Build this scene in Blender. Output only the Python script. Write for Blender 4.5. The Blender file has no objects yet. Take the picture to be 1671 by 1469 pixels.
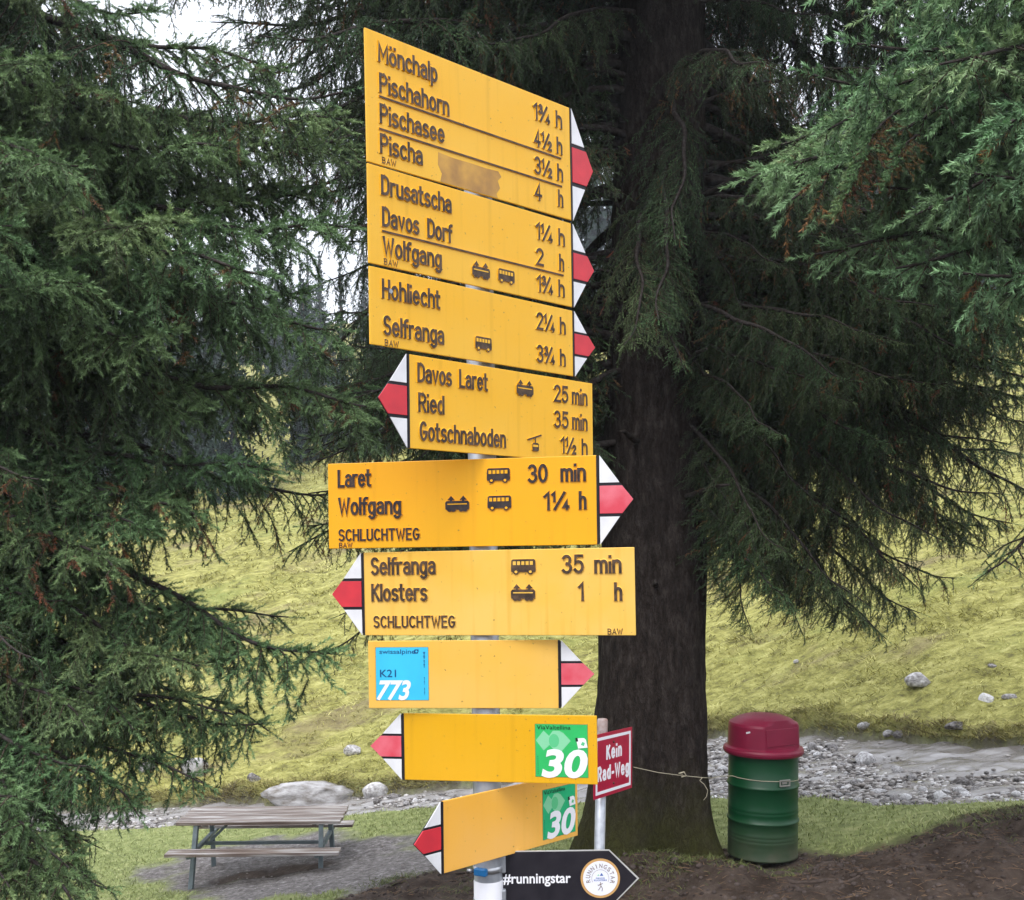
import bpy, math, random
import numpy as np
from mathutils import Matrix, Vector
R = math.radians
SC = bpy.context.scene
COL = SC.collection

# ------------------------------------------------------------------ camera, sky, sun, exposure
CAMZ = 2.5
ROLL = R(0.8464)
FPX, CX, YH = 1700.0, 835.5, 906.55          # focal length and horizon of the photograph, in its pixels
cam = bpy.data.cameras.new('camera')
cam.sensor_fit = 'HORIZONTAL'; cam.sensor_width = 36.0
cam.lens = 36.0 * FPX / 1671.0
cam.shift_y = (YH - 734.5) / 1671.0
cam.clip_start = 0.05; cam.clip_end = 2000
camo = bpy.data.objects.new('camera', cam); COL.objects.link(camo)
camo.location = (0, 0, CAMZ); camo.rotation_euler = (R(90), ROLL, 0)
SC.camera = camo

SUN_EL, SUN_AZ = R(56), R(205)               # azimuth measured clockwise from +Y
world = bpy.data.worlds.new('World'); SC.world = world; world.use_nodes = True
wn, wl = world.node_tree.nodes, world.node_tree.links
wn.clear()
w_out = wn.new('ShaderNodeOutputWorld'); w_bg = wn.new('ShaderNodeBackground')
w_sky = wn.new('ShaderNodeTexSky'); w_sky.sky_type = 'NISHITA'; w_sky.sun_disc = False
w_sky.sun_elevation = SUN_EL; w_sky.sun_rotation = SUN_AZ
w_sky.air_density = 1.0; w_sky.dust_density = 4.0; w_sky.ozone_density = 1.0
w_mix = wn.new('ShaderNodeMix'); w_mix.data_type = 'RGBA'; w_mix.inputs[0].default_value = 0.86
w_mix.inputs[7].default_value = (9.6, 10.0, 10.9, 1)         # even cloud cover
# overcast sky: three times as bright overhead as at the horizon (standard overcast distribution)
w_tc = wn.new('ShaderNodeTexCoord'); w_sep = wn.new('ShaderNodeSeparateXYZ'); wl.new(w_tc.outputs['Generated'], w_sep.inputs[0])
w_mr = wn.new('ShaderNodeMapRange'); w_mr.inputs[1].default_value = 0; w_mr.inputs[2].default_value = 1; w_mr.inputs[3].default_value = .5; w_mr.inputs[4].default_value = 1.5
wl.new(w_sep.outputs[2], w_mr.inputs[0])
w_vm = wn.new('ShaderNodeVectorMath'); w_vm.operation = 'SCALE'; wl.new(w_mix.outputs[2], w_vm.inputs[0]); wl.new(w_mr.outputs[0], w_vm.inputs['Scale'])
wl.new(w_sky.outputs[0], w_mix.inputs[6]); wl.new(w_vm.outputs[0], w_bg.inputs[0])
w_bg.inputs[1].default_value = 0.135
wl.new(w_bg.outputs[0], w_out.inputs[0])
sun = bpy.data.lights.new('sun', 'SUN'); sun.energy = 1.0; sun.angle = R(25); sun.color = (1.0, 0.96, 0.9)
suno = bpy.data.objects.new('sun', sun); COL.objects.link(suno)
sd = Vector((math.sin(SUN_AZ) * math.cos(SUN_EL), math.cos(SUN_AZ) * math.cos(SUN_EL), math.sin(SUN_EL)))
suno.rotation_euler = sd.to_track_quat('Z', 'Y').to_euler(); suno.location = (0, 0, 30)
SC.view_settings.view_transform = 'Standard'; SC.view_settings.look = 'None'
SC.view_settings.gamma = 1.0; SC.view_settings.use_curve_mapping = False
SC.view_settings.exposure = 0.76
SC.render.engine = 'CYCLES'
SC.cycles.use_adaptive_sampling = True; SC.cycles.adaptive_threshold = .02; SC.cycles.max_bounces = 5; SC.cycles.diffuse_bounces = 2; SC.cycles.glossy_bounces = 2
SC.cycles.transmission_bounces = 3; SC.cycles.volume_bounces = 0

def W(px, py, Y):
    """world point at depth Y behind a pixel of the photograph (used only to measure positions)"""
    dx, dy = px - CX, py - YH
    c, s = math.cos(ROLL), math.sin(ROLL)
    return Vector(((c * dx - s * dy) / FPX * Y, Y, CAMZ - (s * dx + c * dy) / FPX * Y))

# ------------------------------------------------------------------ helpers
def mat(name, col, rough=0.6, spec=0.3, metal=0.0, noise=0.0, nscale=20.0, bump=0.0, bscale=60.0, col2=None, detail=6.0, coords='Object', stretch=None):
    m = bpy.data.materials.new(name); m.use_nodes = True
    n, l = m.node_tree.nodes, m.node_tree.links
    b = n['Principled BSDF']
    b.inputs['Base Color'].default_value = (*col, 1); b.inputs['Roughness'].default_value = rough
    b.inputs['Specular IOR Level'].default_value = spec; b.inputs['Metallic'].default_value = metal
    tc = n.new('ShaderNodeTexCoord'); src = tc.outputs[coords]
    if stretch:
        mp = n.new('ShaderNodeMapping'); mp.inputs['Scale'].default_value = stretch
        l.new(src, mp.inputs[0]); src = mp.outputs[0]
    if noise > 0 or col2:
        t = n.new('ShaderNodeTexNoise'); t.inputs['Scale'].default_value = nscale; t.inputs['Detail'].default_value = detail
        l.new(src, t.inputs[0])
        rp = n.new('ShaderNodeValToRGB')
        c2 = col2 or tuple(v * (1 - noise) for v in col)
        rp.color_ramp.elements[0].position = 0.35; rp.color_ramp.elements[0].color = (*c2, 1)
        rp.color_ramp.elements[1].position = 0.65; rp.color_ramp.elements[1].color = (*col, 1)
        l.new(t.outputs[0], rp.inputs[0]); l.new(rp.outputs[0], b.inputs['Base Color'])
    if bump > 0:
        t2 = n.new('ShaderNodeTexNoise'); t2.inputs['Scale'].default_value = bscale; t2.inputs['Detail'].default_value = 8
        l.new(src, t2.inputs[0])
        bp = n.new('ShaderNodeBump'); bp.inputs['Strength'].default_value = bump; bp.inputs['Distance'].default_value = 0.02
        l.new(t2.outputs[0], bp.inputs['Height']); l.new(bp.outputs[0], b.inputs['Normal'])
    return m

def tag(o, label=None, cat=None, group=None, kind=None):
    if label: o['label'] = label
    if cat: o['category'] = cat
    if group: o['group'] = group
    if kind: o['kind'] = kind
    return o

def empty(name, loc, rot=(0, 0, 0)):
    o = bpy.data.objects.new(name, None); COL.objects.link(o)
    o.location = loc; o.rotation_euler = rot; o.empty_display_size = 0.1
    return o

def link(name, me, parent=None, loc=None, rot=None):
    o = bpy.data.objects.new(name, me); COL.objects.link(o)
    if parent is not None: o.parent = parent
    if loc is not None: o.location = loc
    if rot is not None: o.rotation_euler = rot
    return o

def np_mesh(name, V, T, mats, midx=None, attrs=None, smooth=False):
    """mesh from arrays; T is an (n,3) or (n,4) index array"""
    me = bpy.data.meshes.new(name)
    V = np.asarray(V, np.float32); T = np.asarray(T, np.int32)
    k = T.shape[1]
    me.vertices.add(len(V)); me.vertices.foreach_set('co', V.ravel())
    me.loops.add(T.size); me.loops.foreach_set('vertex_index', T.ravel())
    me.polygons.add(len(T)); me.polygons.foreach_set('loop_start', np.arange(0, T.size, k, dtype=np.int32))
    if midx is not None: me.polygons.foreach_set('material_index', np.asarray(midx, np.int32))
    if smooth: me.polygons.foreach_set('use_smooth', np.ones(len(T), bool))
    for m in mats: me.materials.append(m)
    if attrs:
        for an, av in attrs.items():
            av = np.asarray(av, np.float32)
            if av.ndim == 1:
                a = me.attributes.new(an, 'FLOAT', 'POINT'); a.data.foreach_set('value', av)
            else:
                a = me.attributes.new(an, 'FLOAT_COLOR', 'POINT')
                full = np.ones((len(V), 4), np.float32); full[:, :av.shape[1]] = av
                a.data.foreach_set('color', full.ravel())
    me.update(calc_edges=True)
    return me

class MB:
    def __init__(s): s.v = []; s.f = []; s.m = []; s.sm = []
    def add(s, vs, fs, m=0, sm=False):
        o = len(s.v); s.v += [tuple(v) for v in vs]
        for f in fs: s.f.append([i + o for i in f]); s.m.append(m); s.sm.append(sm)
        return s
    def box(s, c, d, m=0, rot=None):
        x, y, z = [v / 2 for v in d]
        vs = [Vector((i * x, j * y, k * z)) for i in (-1, 1) for j in (-1, 1) for k in (-1, 1)]
        if rot is not None: vs = [rot @ v for v in vs]
        vs = [v + Vector(c) for v in vs]
        return s.add(vs, [(0, 1, 3, 2), (4, 6, 7, 5), (0, 4, 5, 1), (2, 3, 7, 6), (0, 2, 6, 4), (1, 5, 7, 3)], m)
    def bar(s, a, b, w, h, m=0):
        a, b = Vector(a), Vector(b); d = b - a; L = d.length
        q = d.to_track_quat('X', 'Z').to_matrix()
        return s.box((a + b) / 2, (L, w, h), m, q)
    def prism(s, poly, y0, y1, m=0, mside=None):
        """polygon in local x,z counter-clockwise seen from -y; y0 front (smaller), y1 back"""
        n = len(poly); mside = m if mside is None else mside
        vs = [(p[0], y0, p[1]) for p in poly] + [(p[0], y1, p[1]) for p in poly]
        s.add(vs, [list(range(n))], m); o = len(s.v) - 2 * n
        s.f.append([o + n + i for i in range(n)][::-1]); s.m.append(mside); s.sm.append(False)
        for i in range(n):
            j = (i + 1) % n
            s.f.append([o + j, o + i, o + n + i, o + n + j]); s.m.append(mside); s.sm.append(False)
        return s
    def tube(s, pts, rad, n=8, m=0, caps=True):
        pts = [Vector(p) for p in pts]; k = len(pts)
        rad = [rad] * k if isinstance(rad, (int, float)) else rad
        o = len(s.v); up = Vector((0.13, 0.2, 0.97)).normalized(); pr = None
        for i, p in enumerate(pts):
            t = (pts[min(i + 1, k - 1)] - pts[max(i - 1, 0)])
            t = t.normalized() if t.length > 0 else Vector((0, 0, 1))
            if pr is None:
                a = t.cross(up if abs(t.dot(up)) < .95 else Vector((1, 0, 0))).normalized()
            else:
                a = (pr - t * pr.dot(t)).normalized()
            pr = a; b = t.cross(a)
            for j in range(n):
                an = 2 * math.pi * j / n
                s.v.append(tuple(p + (a * math.cos(an) + b * math.sin(an)) * rad[i]))
        for i in range(k - 1):
            for j in range(n):
                j2 = (j + 1) % n
                s.f.append([o + i * n + j, o + i * n + j2, o + (i + 1) * n + j2, o + (i + 1) * n + j]); s.m.append(m); s.sm.append(True)
        if caps:
            s.f.append([o + j for j in range(n)][::-1]); s.m.append(m); s.sm.append(False)
            s.f.append([o + (k - 1) * n + j for j in range(n)]); s.m.append(m); s.sm.append(False)
        return s
    def lathe(s, prof, n=48, m=0, c=(0, 0, 0), sm=True):
        o = len(s.v)
        for r, z in prof:
            for j in range(n):
                an = 2 * math.pi * j / n
                s.v.append((c[0] + r * math.cos(an), c[1] + r * math.sin(an), c[2] + z))
        for i in range(len(prof) - 1):
            for j in range(n):
                j2 = (j + 1) % n
                s.f.append([o + i * n + j, o + i * n + j2, o + (i + 1) * n + j2, o + (i + 1) * n + j]); s.m.append(m); s.sm.append(sm)
        return s
    def build(s, name, mats, parent=None, loc=None, rot=None, bevel=0.0, segs=2, autosmooth=None):
        me = bpy.data.meshes.new(name); me.from_pydata(s.v, [], s.f)
        mats = mats if isinstance(mats, (list, tuple)) else [mats]
        for m in mats: me.materials.append(m)
        me.polygons.foreach_set('material_index', s.m); me.polygons.foreach_set('use_smooth', s.sm)
        me.update()
        o = link(name, me, parent, loc, rot)
        if bevel > 0:
            b = o.modifiers.new('bevel', 'BEVEL'); b.width = bevel; b.segments = segs; b.limit_method = 'ANGLE'; b.angle_limit = R(40)
        return o

def hash2(ix, iy, seed):
    h = (ix.astype(np.int64) * 374761393 + iy.astype(np.int64) * 668265263 + seed * 1442695041) & 0xffffffff
    h = ((h ^ (h >> 13)) * 1274126177) & 0xffffffff
    h = (h ^ (h >> 16)) & 0xffffffff
    return h / 4294967295.0
def vnoise(x, y, seed=0):
    x = np.asarray(x, float); y = np.asarray(y, float)
    ix, iy = np.floor(x), np.floor(y); fx, fy = x - ix, y - iy
    fx = fx * fx * (3 - 2 * fx); fy = fy * fy * (3 - 2 * fy)
    a, b = hash2(ix, iy, seed), hash2(ix + 1, iy, seed); c, d = hash2(ix, iy + 1, seed), hash2(ix + 1, iy + 1, seed)
    return (a + (b - a) * fx) * (1 - fy) + (c + (d - c) * fx) * fy - 0.5
def fbm(x, y, seed=0, o=4):
    t = 0; a = 1.0
    for i in range(o):
        t = t + a * vnoise(x * 2 ** i, y * 2 ** i, seed + i * 7); a *= 0.5
    return t
def sstep(a, b, x):
    t = np.clip((x - a) / (b - a), 0, 1); return t * t * (3 - 2 * t)

# ------------------------------------------------------------------ terrain
ZX = [-40, -20, -10, -4.5, -2.9, 0, 3.3, 6, 12, 25, 60]; ZZ = [-3.2, -2.6, -2.0, -1.45, -1.3, -.85, -.2, .15, .8, 2.0, 3.0]
NX = [-60, -8, -6.03, -4.83, -2.42, -1.18, .89, 2.31, 3.14, 3.5, 3.82, 4.52, 7, 14, 60]
NY = [26, 16.14, 15.48, 15.13, 14.59, 14.12, 12.84, 11.6, 10.9, 10.3, 9.9, 9.3, 8.6, 8.0, 6]
FX = [-60, -9.15, -6.76, -5.49, -3.89, -2.29, -1.31, 1.01, 2.93, 4.11, 5.11, 5.86, 9, 14, 60]
FY = [30, 18.49, 17.37, 17.1, 16.45, 16.1, 15.75, 15.2, 15.5, 14.5, 13.2, 12.2, 11.2, 10.5, 8.5]
def zs(X): return np.interp(X, ZX, ZZ)
def ynear(X): return np.interp(X, NX, NY)
def yfar(X): return np.interp(X, FX, FY)
def gauss(X, Y, cx, cy, s, a): return a * np.exp(-((X - cx) ** 2 + (Y - cy) ** 2) / (2 * s * s))
PATH = [(-4.42, 12.46), (-4.32, 13.3), (-3.43, 13.7), (-2.03, 13.1), (-1.34, 12.5), (-.8, 11.58), (-.3, 10.6), (-.9, 10.0), (-1.61, 9.62), (-2.9, 10.7)]
SOILX = [-30, -6, -3.2, -2.4, -1.71, -1.22, -.75, .68, .95, 1.82, 2.44, 2.68, 2.99, 3.6, 4.07, 6, 30]
SOILY = [4, 6, 8.2, 8.8, 9.5, 10.2, 10.35, 9.95, 10.1, 9.3, 8.85, 8.45, 8.3, 8.45, 8.4, 8.0, 6]
def poly_sd(X, Y, P):
    d = np.full(np.shape(X), 1e9); ins = np.zeros(np.shape(X), bool)
    for i in range(len(P)):
        (ax, ay), (bx, by) = P[i], P[(i + 1) % len(P)]
        ex, ey = bx - ax, by - ay; wx, wy = X - ax, Y - ay
        t = np.clip((wx * ex + wy * ey) / (ex * ex + ey * ey), 0, 1)
        d = np.minimum(d, (wx - ex * t) ** 2 + (wy - ey * t) ** 2)
        cond = ((ay <= Y) != (by <= Y))
        with np.errstate(divide='ignore', invalid='ignore'):
            xi = ax + (Y - ay) / (by - ay if by != ay else 1e-9) * ex
        ins ^= cond & (X < xi)
    return np.where(ins, -1, 1) * np.sqrt(d)
def masks(X, Y):
    wob = fbm(X * 1.6, Y * 1.6, 5) * 0.35
    yn, yf = ynear(X) + wob * 0.5, yfar(X) + wob * 0.6
    bed = sstep(-.12, .10, Y - yn) * (1 - sstep(-.10, .12, Y - yf))
    meadow = sstep(0.0, .25, Y - yf)
    soil = 1 - sstep(-.22, .18, Y - np.interp(X, SOILX, SOILY) - wob * .9)
    soil = np.maximum(soil, sstep(-.05, .06, Y - yf) * (1 - sstep(.04, .20, Y - yf + fbm(X * 3, Y * 3, 19) * .3)) * .85)
    under = np.exp(-(((X + 2.78) / .80) ** 2 + ((Y - 11.85) / .30) ** 2) ** 2)      # dark soil patch painted in as the table's contact shadow
    soil = np.maximum(soil, sstep(.35, .75, under + wob * .8) * .9)  # soil mask also carries the table's painted contact shadow
    path = 1 - sstep(-.25, .35, poly_sd(X, Y, PATH) + wob * 2.2 + fbm(X * 5, Y * 5, 17) * .35)
    return bed, meadow, soil, path
def ground_base(X, Y):
    p = .9 + .1354 * X - .1394 * Y
    p = np.minimum(p, 1.6)
    f = zs(X) + .14
    k = .15; m = np.maximum(p, f) + np.log1p(np.exp(-np.abs(p - f) / k)) * k * .6
    m = m + gauss(X, Y, 1.15, 8.3, .55, .24) + gauss(X, Y, 4.0, 8.0, .75, .12) - gauss(X, Y, 2.2, 8.7, .4, .06) + gauss(X, Y, 1.55, 7.55, .22, .14)
    w = np.exp(-((X - 2.03) ** 2 + (Y - 8.4) ** 2) / (2 * .42 ** 2)); m = m * (1 - .9 * w) + (-.055) * .9 * w
    return m
def ground_z(X, Y, detail=True):
    X = np.asarray(X, float); Y = np.asarray(Y, float)
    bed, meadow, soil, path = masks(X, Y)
    near = ground_base(X, Y)
    d = np.maximum(0, Y - yfar(X))
    hill = zs(X) + .19 * sstep(0.0, .28, d) + .285 * d
    hill = hill + sstep(1, 8, d) * (fbm(X * .25, Y * .25, 31) * .8)
    z = near * (1 - meadow) + hill * meadow
    z = z * (1 - bed) + (zs(X) - .13 + fbm(X * 1.3, Y * 1.3, 12) * .22) * bed
    if detail:
        z = z + meadow * (fbm(X * 1.1, Y * 1.9, 3) * .16 + fbm(X * 3.5, Y * 5, 4, 3) * .08)
        z = z + (1 - meadow) * (1 - bed) * (1 - .85 * np.exp(-((X - 2.03) ** 2 + (Y - 8.4) ** 2) / (2 * .36 ** 2))) * (soil * (fbm(X * 2.2, Y * 2.2, 8) * .11 + fbm(X * 6, Y * 6, 9, 3) * .06) + (1 - soil) * fbm(X * 3, Y * 3, 10) * .03)
        z = z + bed * fbm(X * 6, Y * 6, 14) * .05
    return z
def gz(x, y): return float(ground_z(np.array([x]), np.array([y]))[0])

def spaced(segs):
    out = []
    for a, b, st in segs: out += list(np.arange(a, b, st))
    return np.array(out)
gx = spaced([(-90, -30, 5), (-30, -9, .7), (-9, -6, .14), (-6, 6.5, .055), (6.5, 10, .14), (10, 30, .7), (30, 91, 5)])
gy = spaced([(-8, 5.5, .5), (5.5, 11, .05), (11, 20, .08), (20, 40, .25), (40, 80, 1), (80, 206, 6)])
GX, GY = np.meshgrid(gx, gy)
GZ = ground_z(GX, GY)
nx, ny = len(gx), len(gy)
ii = (np.arange(ny - 1)[:, None] * nx + np.arange(nx - 1)[None, :]).ravel()
Q = np.stack([ii, ii + 1, ii + nx + 1, ii + nx], 1)
bedm, meam, soim, patm = masks(GX, GY)

def ground_material():
    m = bpy.data.materials.new('ground_cover'); m.use_nodes = True
    n, l = m.node_tree.nodes, m.node_tree.links; b = n['Principled BSDF']
    tc = n.new('ShaderNodeTexCoord')
    at = n.new('ShaderNodeAttribute'); at.attribute_name = 'cover'
    sp = n.new('ShaderNodeSeparateColor'); l.new(at.outputs['Color'], sp.inputs[0])
    at2 = n.new('ShaderNodeAttribute'); at2.attribute_name = 'pathmask'
    def noise_ramp(scale, stops, detail=8, stretch=(1, 1, 1), rough=.6):
        mp = n.new('ShaderNodeMapping'); mp.inputs['Scale'].default_value = stretch; l.new(tc.outputs['Object'], mp.inputs[0])
        t = n.new('ShaderNodeTexNoise'); t.inputs['Scale'].default_value = scale; t.inputs['Detail'].default_value = detail; t.inputs['Roughness'].default_value = rough
        l.new(mp.outputs[0], t.inputs[0])
        rp = n.new('ShaderNodeValToRGB'); e = rp.color_ramp.elements
        while len(e) < len(stops): e.new(0.5)
        for k, (p, c) in enumerate(stops): e[k].position = p; e[k].color = (*c, 1)
        l.new(t.outputs[0], rp.inputs[0]); return rp.outputs[0], t.outputs[0]
    def mix(f, a, c):
        x = n.new('ShaderNodeMix'); x.data_type = 'RGBA'
        l.new(f, x.inputs[0]); l.new(a, x.inputs[6]); l.new(c, x.inputs[7]); return x.outputs[2]
    lawn, _ = noise_ramp(9, [(.3, (.11, .125, .045)), (.5, (.19, .22, .08)), (.68, (.29, .30, .13))])
    meadow, mh = noise_ramp(5.5, [(.38, (.105, .095, .036)), (.46, (.21, .20, .058)), (.53, (.30, .287, .088)), (.63, (.44, .41, .16))], stretch=(.5, 1.1, 1.1), rough=.82, detail=12)
    brown, _ = noise_ramp(.7, [(.54, (0, 0, 0)), (.66, (1, 1, 1))], stretch=(.5, 1, 1))
    bw = n.new('ShaderNodeRGB'); bw.outputs[0].default_value = (.16, .115, .08, 1)
    bfac = n.new('ShaderNodeMath'); bfac.operation = 'MULTIPLY'; bfac.inputs[1].default_value = .55; l.new(brown, bfac.inputs[0])
    meadow = mix(bfac.outputs[0], meadow, bw.outputs[0])
    grn, _ = noise_ramp(.45, [(.56, (0, 0, 0)), (.70, (.6, .6, .6))], stretch=(.6, 1.4, 1))
    gw = n.new('ShaderNodeRGB'); gw.outputs[0].default_value = (.17, .21, .06, 1)
    meadow = mix(grn, meadow, gw.outputs[0])
    soil, sh = noise_ramp(5, [(.3, (.022, .015, .011)), (.47, (.050, .036, .028)), (.60, (.078, .058, .047)), (.72, (.14, .112, .096))], rough=.7)
    path, _ = noise_ramp(14, [(.34, (.065, .055, .052)), (.48, (.13, .118, .113)), (.58, (.20, .185, .18)), (.68, (.36, .34, .33))], rough=.75)
    bed, _ = noise_ramp(6, [(.3, (.07, .06, .05)), (.5, (.15, .13, .115)), (.7, (.26, .24, .225))])
    c = mix(sp.outputs[1], lawn, meadow)
    c = mix(at2.outputs['Fac'], c, path)
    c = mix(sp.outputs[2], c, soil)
    c = mix(sp.outputs[0], c, bed)
    l.new(c, b.inputs['Base Color']); b.inputs['Roughness'].default_value = .95; b.inputs['Specular IOR Level'].default_value = .12
    bt = n.new('ShaderNodeTexNoise'); bt.inputs['Scale'].default_value = 30; bt.inputs['Detail'].default_value = 8; bt.inputs['Roughness'].default_value = .7
    l.new(tc.outputs['Object'], bt.inputs[0])
    bp = n.new('ShaderNodeBump'); bp.inputs['Strength'].default_value = .8; bp.inputs['Distance'].default_value = .03
    l.new(bt.outputs[0], bp.inputs['Height']); l.new(bp.outputs[0], b.inputs['Normal'])
    return m
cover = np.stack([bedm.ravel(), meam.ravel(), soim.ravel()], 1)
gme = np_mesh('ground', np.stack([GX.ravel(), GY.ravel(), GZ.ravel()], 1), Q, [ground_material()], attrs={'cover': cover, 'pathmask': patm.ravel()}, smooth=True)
tag(link('ground', gme), 'sloping ground of dark soil, grass and yellow mountain meadow', kind='structure')

# stream
sx = np.arange(-16, 14, .07); rows = 70
SX = np.repeat(sx[None, :], rows, 0); fr = np.linspace(-.06, 1.06, rows)[:, None]
SY = ynear(SX) + (yfar(SX) - ynear(SX)) * fr
SZ = zs(SX) + .012 + fbm(SX * 1.6, SY * 4.5, 41) * .05 + fbm(SX * 3.2, SY * 8, 43, 2) * .065 - .01
nsx = len(sx); jj = (np.arange(rows - 1)[:, None] * nsx + np.arange(nsx - 1)[None, :]).ravel()
wm = mat('stream_water', (.13, .115, .10), rough=.06, spec=.7, col2=(.24, .225, .215), nscale=5.0, bump=.5, bscale=22.0, stretch=(.6, 2.0, 1), detail=10)
wme = np_mesh('stream', np.stack([SX.ravel(), SY.ravel(), SZ.ravel()], 1), np.stack([jj, jj + 1, jj + nsx + 1, jj + nsx], 1), [wm], smooth=True)
tag(link('stream', wme), 'shallow rippled mountain stream running between stony banks', kind='structure')

# ------------------------------------------------------------------ spruce boughs
def needle_material(name='spruce_needles', gain=1.0, blue=1.0):
    m = bpy.data.materials.new(name); m.use_nodes = True
    n, l = m.node_tree.nodes, m.node_tree.links; b = n['Principled BSDF']
    at = n.new('ShaderNodeAttribute'); at.attribute_name = 'tint'
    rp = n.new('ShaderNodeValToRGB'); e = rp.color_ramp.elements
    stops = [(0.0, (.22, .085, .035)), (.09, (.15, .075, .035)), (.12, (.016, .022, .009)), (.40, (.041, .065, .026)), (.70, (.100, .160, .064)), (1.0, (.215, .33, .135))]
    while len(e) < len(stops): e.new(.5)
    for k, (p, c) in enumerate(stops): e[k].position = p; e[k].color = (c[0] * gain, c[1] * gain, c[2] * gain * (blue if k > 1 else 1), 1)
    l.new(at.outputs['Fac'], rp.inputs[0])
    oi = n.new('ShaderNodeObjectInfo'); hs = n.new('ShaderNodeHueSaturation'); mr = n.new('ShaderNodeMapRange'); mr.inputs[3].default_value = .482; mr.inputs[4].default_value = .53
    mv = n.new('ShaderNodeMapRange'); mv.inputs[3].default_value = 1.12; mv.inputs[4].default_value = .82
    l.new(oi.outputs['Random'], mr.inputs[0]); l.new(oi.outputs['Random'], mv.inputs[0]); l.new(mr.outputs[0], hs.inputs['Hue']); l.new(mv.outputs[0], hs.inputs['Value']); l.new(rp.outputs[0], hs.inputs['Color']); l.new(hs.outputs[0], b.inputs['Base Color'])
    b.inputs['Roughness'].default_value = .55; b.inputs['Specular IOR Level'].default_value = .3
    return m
NEEDLE = needle_material()
NEEDLE_PALE = needle_material('pale_spruce_needles', 1.45, 1.15)
TWIG = mat('spruce_twig_bark', (.075, .055, .042), .9, .1, noise=.5, nscale=40, col2=(.035, .026, .020))
LIMB = mat('spruce_limb_bark', (.030, .023, .020), .95, .1, col2=(.062, .054, .050), nscale=24, bump=.5, bscale=60)

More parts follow.
